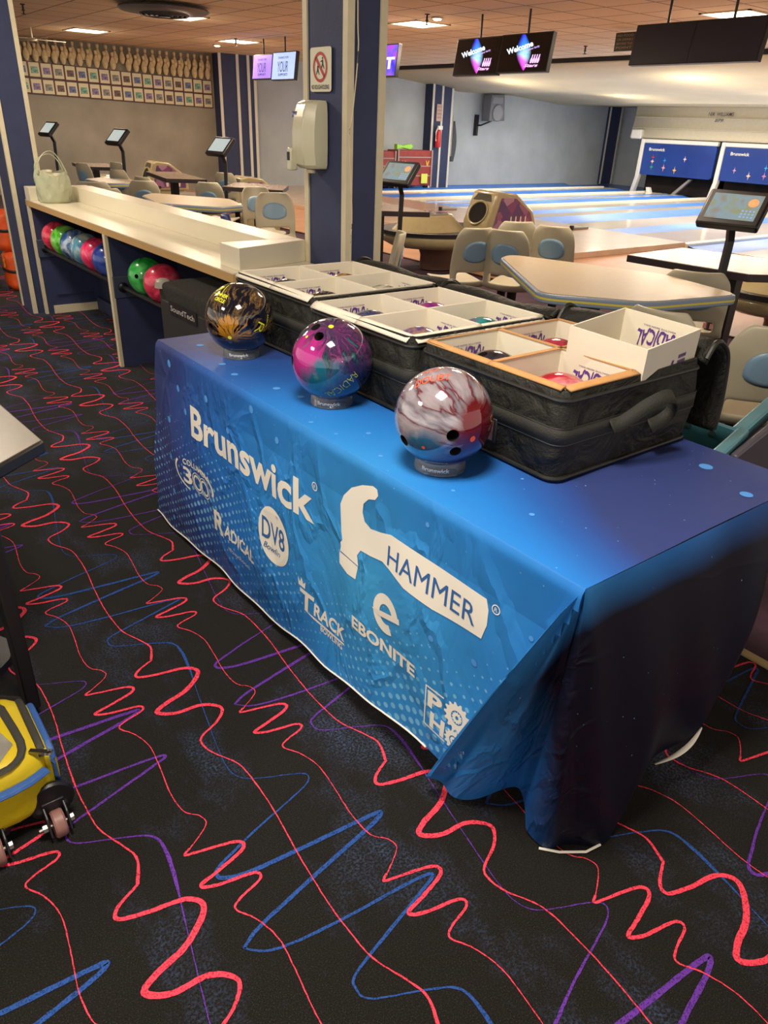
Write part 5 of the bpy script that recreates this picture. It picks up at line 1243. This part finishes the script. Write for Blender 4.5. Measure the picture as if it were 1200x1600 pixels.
# ---- ball returns with hoods
BRC = mat('olive_cream_plastic', '#b3a67e', .25, noise=.04, coat=.3); PG = None
def purple_graphic():
    m, nt, b = newmat('purple_pin_graphic'); lk = nt.links.new; tc = ND(nt, 'ShaderNodeTexCoord')
    n = ND(nt, 'ShaderNodeTexVoronoi'); n.inputs['Scale'].default_value = 9; lk(tc.outputs['Object'], n.inputs['Vector'])
    r = ramp(nt, [(.0, L('#7a5582')), (.35, L('#5b3c6c')), (.6, L('#8e4a6e')), (.9, L('#b48aa4'))]); lk(n.outputs['Color'], r.inputs[0]); lk(r.outputs[0], b.inputs['Base Color']); b.inputs['Roughness'].default_value = .3
    return m
PG = purple_graphic(); DARKH = mat('dark_hollow', '#0d0b09', .9); PINC = mat('pin_cream', '#e8dfc4', .35)
def ball_return(label, loc, rz, rack=True, group='ball returns with hoods'):
    t = thing('ball_return', label, 'ball return', loc, rz, group, world=False)
    # oval rack: local X along the lanes (towards pins), origin at rack centre on the floor
    if rack:
        a = MB(); a.lathe([(.0, .24), (.60, .26), (.70, .31), (.72, .37), (.70, .40), (.62, .40), (.58, .37), (.0, .36)], (0, 0, 0), 48, sx=1.0, sy=.78); a.build('rack', BRC, t, smooth=50)
        a = MB(); a.lathe([(.705, .385), (.735, .395), (.735, .43), (.70, .435), (.66, .42)], (0, 0, 0), 48, sx=1.0, sy=.78); a.build('black_rim', BLACKP, t, smooth=50)
        a = MB(); a.lathe([(.46, .40), (.42, .43), (.30, .555), (.27, .58), (.0, .59)], (-.16, .02, 0), 40, sx=1.0, sy=.78); a.build('dome', BRC, t, smooth=50)
        a = MB(); a.lathe([(.24, .586), (.23, .593), (.0, .595)], (-.16, .02, 0), 32, sx=1.0, sy=.78); a.build('dome_plate', mat('clear_plate', '#b4afa8', .1, metal=.3), t)
        a = MB(); put_poly(a, [(.02, -.05), (.10, -.08), (.16, -.02), (.14, .06), (.06, .08), (.02, .03)], lambda u, v: (u - .1, v, .598)); a.build('dome_sticker', PG, t, smooth=0)
        a = MB(); a.lathe([(.28, .25), (.24, .15), (.24, 0)], (0, 0, 0), 24, sy=.7); a.build('pedestal', mat('brown_base', '#6a4a3a', .5), t)
    # hood
    prof = [(.38, .36), (.38, .50), (.50, .80), (.56, .82), (.78, .80), (1.04, .62), (1.10, .48), (1.10, .36)]
    W = .22
    a = MB(); a.prism(prof, -W - .1, W - .1, 'y'); a.build('hood', BRC, t, bevel=.02, bseg=3)
    a = MB(); sl = Vector((.50 - .38, .80 - .50)).normalized()
    def fr(u, v, off=.004): return (.38 + sl.x * v - off * sl.y, u - .1, .50 + sl.y * v + off * sl.x)
    a.add([fr(.15 * cos(i * pi / 14), .10 + .115 * sin(i * pi / 14), .004) for i in range(28)], [list(range(28))]); a.build('hood_opening', DARKH, t, smooth=0)
    a = MB(); k = 28
    vs = [fr(.15 * cos(i * 2 * pi / k), .10 + .115 * sin(i * 2 * pi / k), .004) for i in range(k)] + [fr(.175 * cos(i * 2 * pi / k), .10 + .138 * sin(i * 2 * pi / k), .012) for i in range(k)]
    a.add(vs, [(i, (i + 1) % k, k + (i + 1) % k, k + i) for i in range(k)]); a.build('opening_lip', BRC, t, smooth=60, solid=.006)
    a = MB(); put_poly(a, [(-.17, .235), (.17, .235), (.12, .31), (-.12, .31)], lambda u, v: fr(u, v, .004)); a.build('vent_grille', mat('hood_grille', '#4a463a', .6, bump=.8, bscale=300), t, smooth=0)
    gp = [(.46, .40), (.56, .76), (.77, .755), (1.0, .60), (1.05, .48), (1.05, .40)]
    for sgn in (-1, 1):
        a = MB(); yy = -.1 + sgn * (W + .003); put_poly(a, gp, lambda u, v: (u, yy, v)); g_ = a.build('side_graphic', PG, t, smooth=0)
        a = MB(); 
        for q in range(4):
            px = .72 + .07 * q; h_ = .13
            pin = [(-.012, 0), (-.02, .03), (-.017, .06), (-.007, .085), (-.008, .11), (0, .125), (.008, .11), (.007, .085), (.017, .06), (.02, .03), (.012, 0)]
            put_poly(a, [(px + x_ * 1.2, .42 + y_ * 1.25) for x_, y_ in pin], lambda u, v: (u, yy + sgn * .002, v))
        a.build('printed_pins', PINC, g_, smooth=0)
    a = MB(); a.box(.42, -.28, 0, 1.05, .08, .37); a.build('hood_base', BRC, t, bevel=.01)
    return t
br = ball_return('cream ball return with dark hood mouth and purple side, behind the striped edge table', (5.88, 6.62, .0), -.12)
dup(br, (6.25, 2.75, .0), -.1, 'cream ball return at the right edge behind the right scoring console', 'ball returns with hoods')
dup(br, (4.75, 10.4, -.1), -.1, 'purple sided hooded ball return left of the navy pillar', 'ball returns with hoods')
dup(br, (4.9, 14.0, -.1), -.1, 'smaller purple sided hooded ball return in front of the grey wall', 'ball returns with hoods')
# gutter end fittings and lane details
for (x, y, lb) in ((10.1, 8.0, 'grey foul line sensor bracket at the start of the near blue gutter'), (9.9, 10.9, 'dark foul line sensor bracket behind the ball return')):
    t = thing('foul_sensor', lb, 'sensor', (x, y, .075)); a = MB(); a.box(x - .25, y - .02, .075, x + .12, y + .02, .11); a.build('bracket', mat('grey_bracket', '#8f887a', .4), t, bevel=.006)
    a = MB(); a.box(x - .29, y - .03, .075, x - .25, y + .03, .14); a.build('sensor_head', BLACKP, t, bevel=.006)

# ---- teal bench frame at the right edge
TEAL = mat('teal_painted_steel', '#4d8a99', .35, noise=.08, nscale=8, coat=.2)
t = thing('bench_frame', 'teal painted steel bench frame behind the right end of the blue table', 'bench frame', (1.95, 1.2, 0))
a = MB(); a.box(1.83, .90, .60, 2.03, 1.75, .612); a.build('channel_floor', TEAL, t, smooth=0)
a = MB(); a.prism([(2.045, 1.75), (2.028, 1.75), (2.028, .955), (2.045, .955)], .60, .70); a.build('back_rail', TEAL, t, bevel=.004)
a = MB(); a.tube([(1.85, 1.75, .635), (1.85, .90, .635)], .040, 16); a.build('front_rail', TEAL, t)
a = MB()
for q in (1.085, 1.10): a.box(1.815, q, .668, 1.85, q + .006, .6765)
a.build('white_marks', WHITEP, t, smooth=0)
for q in (1.10, 1.02):
    a = MB(); a.lathe([(.011, 0), (.011, .004), (.005, .006), (0, .006)], (0, 0, 0), 12, mtx=Matrix.Translation((2.0265, q, .665)) @ Matrix.Rotation(-pi / 2, 4, 'Y')); a.build('bolt', CHROME, t)
a = MB(); a.prism([(1.80, .865), (2.05, .925), (2.05, .96), (1.80, .90)], .0, .705); a.build('end_post', TEAL, t, bevel=.006)
a = MB(); a.prism([(2.04, .93), (2.75, 1.10), (2.74, 1.14), (2.03, .97)], .655, .705); a.build('arm', TEAL, t, bevel=.006)
a = MB(); a.prism([(1.875, .858), (2.9, 1.06), (2.9, 1.09), (1.875, .88)], .02, .69); a.build('end_panel', mat('dark_grey_panel', '#4b4b57', .45), t, bevel=.006)

# ================================================================ SCREENS OVER THE LANES
def tv(label, y0, y1, z0, z1, m, draw=None, X=7.0, sh=0.0, group=None):
    t = thing('hanging_screen', label, 'screen', (X, (y0 + y1) / 2, (z0 + z1) / 2), 0, group)
    q = Matrix.Translation((X, (y0 + y1) / 2, (z0 + z1) / 2)) @ Matrix.Rotation(radians(8), 4, 'Y') 
    w_ = abs(y1 - y0) / 2 - .003; h_ = (z1 - z0) / 2
    a = MB(); a.box(0, -w_, -h_, .06, w_, h_, 0, q); a.build('housing', BLACKP, t, bevel=.004)
    a = MB(); a.box(-.003, -w_ + .015, -h_ + .015, .0, w_ - .015, h_ - .015, 0, q); s_ = a.build('display', m, t, smooth=0)
    if draw: draw(lambda u, v, off=.005: tuple(q @ Vector((-off, -u * w_, v * h_))), s_, t)
    a = MB(); a.tube([(X + .04, (y0 + y1) / 2, z1 - .02), (X + .04, (y0 + y1) / 2, 2.6)], .012, 8); a.build('ceiling_mount', BLACKM, t)
    return t
def emis(n, c, st): 
    return bpy.data.materials.get(n) or mat(n, c, .5, emit=st)
def welcome_mat():
    m, nt, b = newmat('welcome_glow'); lk = nt.links.new; uv = ND(nt, 'ShaderNodeUVMap'); sp = ND(nt, 'ShaderNodeSeparateXYZ'); lk(uv.outputs[0], sp.inputs[0])
    b.inputs['Base Color'].default_value = (.01, .01, .01, 1)
    r = ramp(nt, [(0, L('#2a22ff')), (.3, L('#2f8cff')), (.55, L('#a9e8ff')), (.72, L('#e46aff')), (1, L('#f02ae0'))]); lk(sp.outputs[0], r.inputs[0])
    lk(r.outputs[0], b.inputs['Emission Color'])
    mu = ND(nt, 'ShaderNodeMath', operation='MULTIPLY'); lk(sp.outputs[1], mu.inputs[0]); mu.inputs[1].default_value = 1.3; lk(mu.outputs[0], b.inputs['Emission Strength']); return m
WG = welcome_mat()
def draw_welcome(P_, s_, t):
    a = MB(); nu, nv = 16, 20; uvs = {}
    for j in range(nv + 1):
        v = j / nv
        for i in range(nu + 1):
            u = i / nu; cx_ = -.12 + .25 * v; w_ = .30 * (sin(pi * min(1, v * .93 + .07)) ** .6) * (.6 + .4 * sin(pi * v))
            x_ = cx_ + (u - .5) * 2 * w_; y_ = .93 - 1.85 * v
            uvs[len(a.v)] = (min(1, v + (.5 - u) * .25 * (1 if v > .5 else -1)), max(0, 1 - abs(u * 2 - 1) ** 1.5)); a.v.append(P_(x_, y_))
    for j in range(nv):
        for i in range(nu): q = j * (nu + 1) + i; a.f.append([q, q + 1, q + nu + 2, q + nu + 1]); a.m.append(0)
    a.uv = uvs; a.build('glowing_flare', WG, s_, smooth=0, off=t.location, merge=False)
    R_ = lambda x, y: (x * cos(.24) - y * sin(.24) * 1.0, x * sin(.24) * 1.6 + y * cos(.24))
    a = MB(); put_text(a, 'Welcome', lambda x, y: P_(*R_(x, y), .008), -.62, .40, .18, .30, bold=.03); a.build('welcome_lettering', emis('screen_white', '#dff0ff', 1.1), s_, smooth=0, off=t.location)
    a = MB(); put_text(a, 'bowling center family', lambda x, y: P_(*R_(x, y), .008), -.1, .62, .02, .10, bold=.02); a.build('small_lettering', emis('screen_lilac', '#c8a8f0', .9), s_, smooth=0, off=t.location)
    a = MB()
    for k_ in range(4):
        bx_ = .36 + .09 * k_; put_poly(a, [(bx_ - .03, -.55), (bx_ - .045, -.40), (bx_ - .02, -.25), (bx_ - .02, -.12), (bx_ + .02, -.12), (bx_ + .02, -.25), (bx_ + .045, -.40), (bx_ + .03, -.55)], lambda x, y: P_(x + (y + .5) * .1, y, .008))
    put_text(a, "Stars", lambda x, y: P_(x, y, .009), .12, .66, -.74, .16, bold=.03, shear=.3)
    a.build('pin_emblem', emis('screen_pink', '#e8b8f0', 1.0), s_, smooth=0, off=t.location)
BLKS = mat('black_glass', '#0b0a0e', .2); 
tv('left one of the two black screens reading Welcome', 7.08, 7.84, 1.985, 2.375, BLKS, draw_welcome, group='welcome screens')
tv('right one of the two black screens reading Welcome', 6.33, 7.09, 2.0, 2.38, BLKS, draw_welcome, X=7.0, group='welcome screens')
NVS = mat('navy_blank_glass', '#1c1c2c', .35)
tv('left blank dark screen at the top right', 4.62, 5.28, 2.03, 2.37, NVS, None, group='blank screens')
tv('right blank dark screen at the top right', 3.95, 4.63, 2.03, 2.37, NVS, None, group='blank screens')
def draw_thanks(P_, s_, t):
    dk = emis('screen_dark_print', '#16204a', 0.0)
    a = MB(); put_text(a, 'THANKS FOR', lambda x, y: P_(x, y, .007), -.5, .4, .50, .16, bold=.01); put_text(a, 'YOUR', lambda x, y: P_(x, y, .007), -.5, .42, -.42, .78, bold=.0); put_text(a, 'SUPPORT!', lambda x, y: P_(x, y, .007), -.38, .42, -.70, .18, bold=.02)
    a.build('screen_lettering', dk, s_, smooth=0, off=t.location)
tv('lilac screen thanking customers, left of a pair hung behind the pillar', 12.28, 12.93, 2.02, 2.385, mat('lilac_screen', '#a07cf0', .4, emit=.7), draw_thanks, group='lilac and pale blue screens')
tv('pale blue screen thanking customers, right of the lilac one', 11.55, 12.28, 2.0, 2.40, mat('pale_blue_screen', '#a4c0f8', .4, emit=.75), draw_thanks, group='lilac and pale blue screens')
def draw_it(P_, s_, t):
    a = MB(); put_text(a, 'EXIT', lambda x, y: P_(x, y, .007), -.9, .9, -.5, .7, bold=.04); a.build('screen_lettering', emis('screen_violet_white', '#d8c8ff', 1.0), s_, smooth=0, off=t.location)
tv('purple and blue screen half hidden behind the right edge of the navy pillar', 8.98, 9.75, 2.0, 2.385, screen_mat('violet_screen', '#3a2ad8', '#7a5af0', '#c83ad0', 5, 1.0), draw_it)
# small notice on the ceiling edge
t = thing('ceiling_notice', 'small dark notice plate hanging beside the left blank screen', 'notice', (9, 6.9, 2.45))
a = MB(); a.box(8.98, 6.75, 2.36, 9.0, 7.05, 2.56); a.build('plate', mat('notice_brown', '#2d2620', .5), t, smooth=0)
a = MB()
for i, s_ in enumerate(('NO FOOD', 'OR DRINKS', 'BEYOND THIS', 'POINT')): put_text(a, s_, lambda y, z: (8.977, -y, z), -7.02, -6.78, 2.515 - i * .043, .026)
a.build('notice_lettering', mat('notice_tan', '#9a8668', .5), t, smooth=0)

# ================================================================ LANE END: MASKING UNITS
CRW = mat('white_moulding', '#dedad0', .5, noise=.03)
UPM = mat('cream_header', '#cfc4a8', .7, noise=.04)
t = thing('lane_end_header', 'curved cream header wall above the pin decks with black player lettering', 'header wall', (19.6, 8, 1.7))
a = MB()
def hd(u, v):
    y = 14.28 - 11.5 * u; z = 1.36 + .80 * v
    x = 19.62 + .0 * v
    return (x - .12 * (1 - v) ** 2, y, z)
a.grid(hd, 4, 12)
a.build('header_panel', UPM, t, smooth=60, solid=.03)
a = MB(); a.grid(lambda u, v: (19.62 + .8 * sin(pi / 2 * u) - .12 * (1 - v) ** 2 * (1 - u), 14.28 + .35 * (1 - cos(pi / 2 * u)), 1.36 + .80 * v), 8, 12); a.build('curved_return', UPM, t, smooth=60, solid=.03)
a = MB()
for z in (1.60, 1.86): a.box(19.50, 2.8, z, 19.60, 14.28, z + .006)
a.build('letter_rail', CRW, t, smooth=0)
a = MB(); put_text(a, 'NIA  WILLIAMS', lambda y, z: (19.54, -y, z), -12.06, -11.36, 1.925, .085, bold=.01, shear=.2); put_text(a, '879', lambda y, z: (19.54, -y, z), -11.84, -11.62, 1.79, .085, bold=.01, shear=.2); a.build('board_lettering', mat('board_black', '#3a3a44', .5), t, smooth=0)
MSK = mat('masking_blue', '#1d3c86', .25, noise=.15, nscale=1.2, coat=.4)
def masking(label, yc, k):
    t = thing('masking_unit', label, 'masking unit', (19.5, yc, 0), 0, 'blue masking units')
    hw = 1.13
    q = roundpoly([(yc + hw - .06, .46), (yc + hw - .06, 1.24), (yc - hw + .01, 1.24), (yc - hw + .01, .46)], .08)
    a = MB(); a.prism([(y, z) for y, z in q], 19.46, 19.54, 'x'); pn = a.build('blue_panel', MSK, t, smooth=30)
    a = MB(); put_text(a, 'Brunswick', lambda y, z: (19.452, -y, z), -(yc + hw - .25), -(yc + hw - .75), 1.06, .075, bold=.02); a.build('panel_lettering', WHITEP, pn, smooth=0, off=t.location)
    fl_ = [[(.42, .90, '#b83a5a'), (.42, .80, '#e8b8a8'), (.42, .66, '#2a9a78'), (.80, .84, '#2a8ad0'), (.80, .66, '#d89aa8'), (1.15, .62, '#e8b060'), (1.40, .90, '#e0c0b8')], [(.45, .72, '#c89ab0'), (.85, .62, '#f0c0a0'), (1.25, .64, '#b87a9a'), (1.25, .82, '#3a9ad0')]][k % 2]
    for i, (dy, z, c_) in enumerate(fl_):
        y = yc + hw - dy; a = MB(); s_ = .10 if i % 3 else .085
        put_poly(a, [(-(y) - s_ * .6, z), (-(y) - s_ * .12, z + s_ * .25), (-y, z + s_), (-y + s_ * .12, z + s_ * .25), (-y + s_ * .6, z), (-y + s_ * .12, z - s_ * .25), (-y, z - s_), (-y - s_ * .12, z - s_ * .25)], lambda u, v: (19.452, -u, v))
        a.build('star_print', bpy.data.materials.get('star' + c_) or mat('star' + c_, c_, .4), pn, smooth=0, off=t.location)
    a = MB(); a.box(19.44, yc - hw + .002, 1.24, 19.56, yc + hw - .002, 1.34); a.build('top_moulding', CRW, t, bevel=.02)
    a = MB()
    a.prism([(yc + hw + .03, 1.34), (yc + hw - .07, 1.34), (yc + hw - .07, .4), (yc + hw + .02, .0), (yc + hw + .14, .0), (yc + hw + .05, .40)], 19.42, 19.56, 'x'); a.build('side_moulding', CRW, t, bevel=.015)
    a = MB(); a.box(19.9, yc - hw, 0, 20.3, yc + hw, .48); a.build('pit_curtain', mat('dark_brown_pit', '#1d140f', .9, noise=.8, nscale=3), t, smooth=0)
    a = MB(); a.prism([(yc + .55, .0), (yc + .42, .0), (yc + .50, .16), (yc + .60, .16)], 19.2, 19.32, 'x', mi=0); a.build('pin_light', CRW, t, bevel=.01)
    a = MB(); a.prism([(yc - .10, .0), (yc + .02, .0), (yc - .45, .42), (yc - .53, .42)], 19.52, 19.62, 'x'); a.build('diagonal_brace', mat('brace_grey', '#8a8480', .5), t, smooth=0)
    # a glimpse of the standing pins
    return t
for i, (yc, lb) in enumerate([(12.68, 'leftmost blue masking unit with star lights over the pin deck'), (10.28, 'blue masking unit at the right edge above the right scoring console'), (7.88, 'blue masking unit beyond the right edge, third from the side wall')]):
    masking(lb, yc, i)
t = thing('corner_bracket', 'white square block at the left top corner of the leftmost masking unit', 'bracket', (19.5, 14.05, 1.4))
a = MB(); a.box(19.42, 13.88, 1.33, 19.6, 14.22, 1.56); a.build('block', CRW, t, bevel=.03)

# ================================================================ THINGS ON THE FAR WALLS
t = thing('wall_speaker', 'grey loudspeaker hung on a bracket high on the pale blue wall', 'loudspeaker', (15.85, 16.1, 1.9))
a = MB(); a.prism([(15.62, 2.22), (16.10, 2.25), (16.18, 1.63), (15.60, 1.60)], 15.95, 16.25, 'y'); a.build('cabinet', mat('speaker_grey', '#6c6e73', .5), t, bevel=.02)
a = MB(); a.lathe([(.0, .0), (.17, .012), (.19, .03), (.2, 0)], (0, 0, 0), 28, mtx=Matrix.Translation((15.88, 15.945, 1.80)) @ Matrix.Rotation(pi / 2, 4, 'X')); a.build('woofer', mat('speaker_cone', '#8b8d90', .6), t)
a = MB(); a.box(15.68, 15.94, 2.02, 16.04, 15.95, 2.17); a.build('horn', mat('speaker_horn', '#85878b', .5), t, bevel=.01)
a = MB(); a.box(15.80, 15.938, 1.63, 15.98, 15.95, 1.67); a.build('badge', WHITEP, t)
a = MB(); a.tube([(15.85, 16.1, 1.62), (15.55, 16.2, 1.50)], .02, 8); a.box(15.50, 16.3, 1.25, 15.56, 16.42, 1.75); a.tube([(15.55, 16.2, 1.50), (15.53, 16.38, 1.50)], .02, 8); a.build('bracket', BLACKM, t)
t = thing('fire_extinguisher', 'red and white fire extinguisher hanging on the blue wall column', 'fire extinguisher', (13.9, 16.0, 1.15))
a = MB(); a.lathe([(0, 0), (.07, .01), (.075, .05), (.075, .33), (.05, .40), (.02, .42), (.02, .47), (0, .47)], (13.9, 16.0, .95), 20); a.build('cylinder', mat('extinguisher_red', '#c5262a', .35), t)
a = MB(); a.box(13.83, 15.92, 1.36, 13.97, 15.98, 1.45); a.build('valve', WHITEP, t, bevel=.01)
a = MB(); a.tube([(13.85, 15.98, 1.40), (13.78, 15.96, 1.30), (13.79, 15.96, 1.1)], .015, 6); a.build('hose', WHITEP, t)
t = thing('wall_notice', 'small cream notice on the blue wall column above the extinguisher', 'notice', (13.95, 16.09, 1.75))
a = MB(); a.box(13.86, 16.07, 1.55, 14.04, 16.085, 1.93); a.build('sheet', mat('notice_cream', '#c9a79a', .6), t)
a = MB()
for i in range(4): put_text(a, 'NOTICE', lambda x, z: (x, 16.066, z), 13.88, 14.02, 1.86 - i * .08, .03)
a.build('notice_lettering', mat('notice_ink', '#6d4a48', .6), t, smooth=0)
t = thing('hanging_garment', 'dark grey and white garment hanging beside the blue wall column', 'garment', (14.6, 16.2, 1.0))
a = MB()
def gar(u, v):
    an = 2 * pi * u; w_ = .16 * sin(pi * min(1, v * .85 + .12)) ; return (14.60 + w_ * cos(an) * (1 + .1 * sin(4 * an)), 16.25 + .08 * sin(an), .62 + .95 * v)
a.grid(gar, 24, 14); a.build('dark_cloth', mat('garment_grey', '#4d5054', .8), t, smooth=80)
a = MB(); a.grid(lambda u, v: (14.42 + .07 * u * (1 - v * .5) + .03 * v, 16.12 + .02 * sin(9 * u), .75 + .95 * v), 6, 10); a.build('white_cloth', mat('garment_white', '#c9c4bb', .8), t, smooth=80, solid=.01)
a = MB(); a.tube([(14.55, 16.25, 1.6), (14.52, 16.4, 1.7)], .01, 6); a.build('hook', CHROME, t)
# red lane carts
RD = mat('maroon_panel', '#93332c', .55, noise=.15, nscale=6); SIL = mat('pinkish_rail', '#a58a82', .45)
def cart(label, x0, x1, z1):
    t = thing('rolling_cart', label, 'cart', ((x0 + x1) / 2, 15.9, 0), 0, 'maroon rolling carts')
    a = MB(); a.box(x0, 15.75, .08, x1, 16.2, z1); a.build('body', RD, t, bevel=.02)
    for z in (.30, .52, z1 - .17): a = MB(); a.box(x0 - .01, 15.735, z, x1 + .01, 15.75, z + .025); a.build('rail', SIL, t, smooth=0)
    for x in (x0, x1): a = MB(); a.box(x - .02, 15.72, .05, x + .02, 15.75, z1 + .01); a.build('upright', SIL, t, smooth=0)
    for x in (x0 + .08, x1 - .08): a = MB(); a.lathe([(0, -.02), (.05, -.02), (.05, .02), (0, .02)], (0, 0, 0), 16, mtx=Matrix.Translation((x, 15.85, .05)) @ Matrix.Rotation(pi / 2, 4, 'X')); a.build('wheel', BLACKP, t)
    for x, m_ in ((x0 + .18, '#d08a3a'), (x1 - .14, '#d0a03a')):
        a = MB(); put_poly(a, [(x - .06, .66), (x - .03, .66), (x, .60), (x + .03, .66), (x + .06, .66), (x + .02, .54), (x - .02, .54)], lambda u, v: (u, 15.733, v)); a.build('emblem', bpy.data.materials.get('emb' + m_) or mat('emb' + m_, m_, .5), t, smooth=0)
cart('left maroon rolling cart partly behind the navy square pillar', 11.4, 12.33, .86)
cart('right maroon rolling cart beside the blue wall column, green toy on top', 12.42, 13.5, .89)
o = MB(); o.prism([(12.40, .93), (12.62, .90), (12.72, .96), (12.86, .92), (12.94, .98), (12.84, 1.0), (12.86, 1.10)][::1] if False else [(12.42, .90), (12.60, .94), (12.84, .90), (12.94, .97), (12.86, 1.03), (12.62, .99), (12.42, 1.02)], 15.80, 15.92, 'y'); o = o.build('green_toy', mat('lime_plastic', '#9bd84a', .4), None, bevel=.01); tag(o, 'lime green plastic toy lying on the right maroon cart', 'toy')
o = MB(); o.box(13.16, 15.70, .14, 13.36, 15.73, .36); o = o.build('yellow_card', mat('yellow_card', '#d8e05a', .5), None); tag(o, 'yellow square card fixed low on the right maroon cart', 'card')

# ================================================================ WALL OF PINS AND FRAMED PHOTOS
PINM = mat('aged_pin_white', '#cdb98f', .4, noise=.18, nscale=12); STR = mat('pin_red_stripe', '#a02c2c', .4); STG = mat('pin_green_stripe', '#6a9a3a', .4); STK = mat('pin_dark_stripe', '#2e2a30', .4)
HP = .285; R_ = .056
pp = [(0, 0), (.42, 0), (.48, .02), (.72, .10), (.95, .22), (1.0, .31), (.94, .42), (.72, .54), (.48, .63), (.39, .70), (.38, .76), (.44, .83), (.53, .90), (.50, .96), (.30, .995), (0, 1.0)]
def pin_proto(label, loc, stripe, group):
    t = thing('bowling_pin', label, 'bowling pin', loc, 0, group, world=False)
    a = MB(); a.lathe([(r_ * R_, z * HP) for r_, z in pp], (0, 0, 0), 16); a.build('body', PINM, t, smooth=60)
    a = MB()
    for z in (.69, .745): a.lathe([(.40 * R_, (z - .012) * HP), (.425 * R_, z * HP), (.40 * R_, (z + .012) * HP)], (0, 0, 0), 16)
    a.build('neck_stripe', stripe, t); return t
topx = [4.16, 4.34, 4.5, 4.66, 4.81, 4.97, 5.11, 5.28, 5.42, 5.57, 5.73, 5.89, 6.03, 6.18, 6.34, 6.49, 6.64, 6.79, 6.93, 7.09, 7.23, 7.38, 7.52, 7.67, 7.81]
botx = [4.12, 4.26, 4.42, 4.58, 4.75, 4.9, 5.05, 5.2, 5.36, 5.51, 5.67, 5.82, 6.12, 6.27, 6.43, 6.58, 6.73, 6.87, 7.03, 7.17, 7.31, 7.48, 7.62, 7.77]
protos = {}
def nth(i):
    w_ = ['first', 'second', 'third', 'fourth', 'fifth', 'sixth', 'seventh', 'eighth', 'ninth', 'tenth', 'eleventh', 'twelfth', 'thirteenth', 'fourteenth', 'fifteenth', 'sixteenth', 'seventeenth', 'eighteenth', 'nineteenth', 'twentieth', 'twenty-first', 'twenty-second', 'twenty-third', 'twenty-fourth', 'twenty-fifth']
    return w_[i]
for row, xs in (('upper', topx), ('lower', botx)):
    for i, x in enumerate(xs):
        k = STG if row == 'upper' and i in (8, 9) else (STK if row == 'upper' and i in (10, 11) else STR)
        col = {STG: 'green', STK: 'dark', STR: 'red'}[k]
        lb = 'cream pin with %s neck stripes, %s from left in the %s pin row' % (col, nth(i), row)
        tilt = (x - 6) * .0
        zz = (2.285 + (6 - x) * .012) if row == 'upper' else (2.20 + (6 - x) * .028)
        loc = (x, 16.345 if row == 'upper' else 16.30, zz if row == 'upper' else zz - .03)
        if k not in protos: protos[k] = pin_proto(lb, loc, k, 'pins mounted on the grey wall')
        else: dup(protos[k], loc, 0, lb, 'pins mounted on the grey wall')
FRM = mat('maroon_frame', '#54262a', .5); MATW = mat('certificate_cream', '#cfc8a6', .6)
pics = [mat('photo_print_%s' % n_, c_, .5, noise=.8, nscale=30) for n_, c_ in (('blue', '#5a6690'), ('grey', '#7a7a78'), ('green', '#6a9a86'), ('brown', '#5e4a46'), ('violet', '#7a6a90'))]
def frame(label, x, z, k):
    t = thing('framed_photo', label, 'framed photo', (x, 16.4, z), 0, 'framed photos under the pins', world=False)
    a = MB(); a.box(-.108, -.02, -.125, .108, .015, .125); a.build('frame', FRM, t, smooth=0)
    a = MB(); a.box(-.090, -.024, -.112, .090, -.019, .112); a.build('sheet', MATW, t, smooth=0)
    a = MB(); a.box(-.062, -.026, -.06, .062, -.023, .045); a.build('picture', pics[k], t, smooth=0); return t
fp = {}
f1 = [4.17, 4.35, 4.56, 4.78, 5.0, 5.22, 5.43, 5.65, 5.86, 6.08, 6.28, 6.51, 6.71, 6.93, 7.13, 7.35, 7.57, 7.78]; f2 = [4.2, 4.41, 4.63, 4.84, 5.05, 5.26, 5.48, 5.7, 5.91, 6.12, 6.34, 6.54, 6.75, 6.95, 7.16, 7.37, 7.57, 7.78]
for row, xs, z0_, z1_ in (('upper', f1, 2.095, 1.985), ('lower', f2, 1.83, 1.73)):
    for i, x in enumerate(xs):
        x = 4.17 + (7.78 - 4.17) * i / 17
        k = (i * 7 + (2 if row == 'lower' else 0)) % 5; z = z0_ + (z1_ - z0_) * i / 17
        nmn = ['blue', 'grey', 'green', 'brown', 'violet'][k]
        lb = 'certificate with %s photo in maroon frame, %s from left in %s row' % (nmn, nth(i), row)
        if k not in fp: fp[k] = frame(lb, x, z, k)
        else: dup(fp[k], (x, 16.4, z), 0, lb, 'framed photos under the pins')
t = thing('ceiling_fan', 'white ceiling fan hanging on a short rod above the first bowling pins', 'ceiling fan', (4.15, 14.6, 2.6))
a = MB(); a.tube([(3.95, 14.6, 2.6), (3.95, 14.6, 2.45)], .012, 8); a.build('rod', IVORY, t)
a = MB(); a.lathe([(0, 2.41), (.06, 2.415), (.08, 2.44), (.05, 2.46), (0, 2.46)], (3.95, 14.6, 0), 20); a.build('motor', IVORY, t)
for k in range(4):
    a = MB(); q = Matrix.Translation((3.95, 14.6, 2.44)) @ Matrix.Rotation(k * pi / 2 + .1, 4, 'Z') @ Matrix.Rotation(.1, 4, 'X'); a.box(.07, -.05, -.004, .52, .05, .004, 0, q); a.build('blade', mat('fan_blade', '#a89c86', .5), t, bevel=.01)
for o in COL.objects:
    if '_w' in o.keys(): del o['_w']
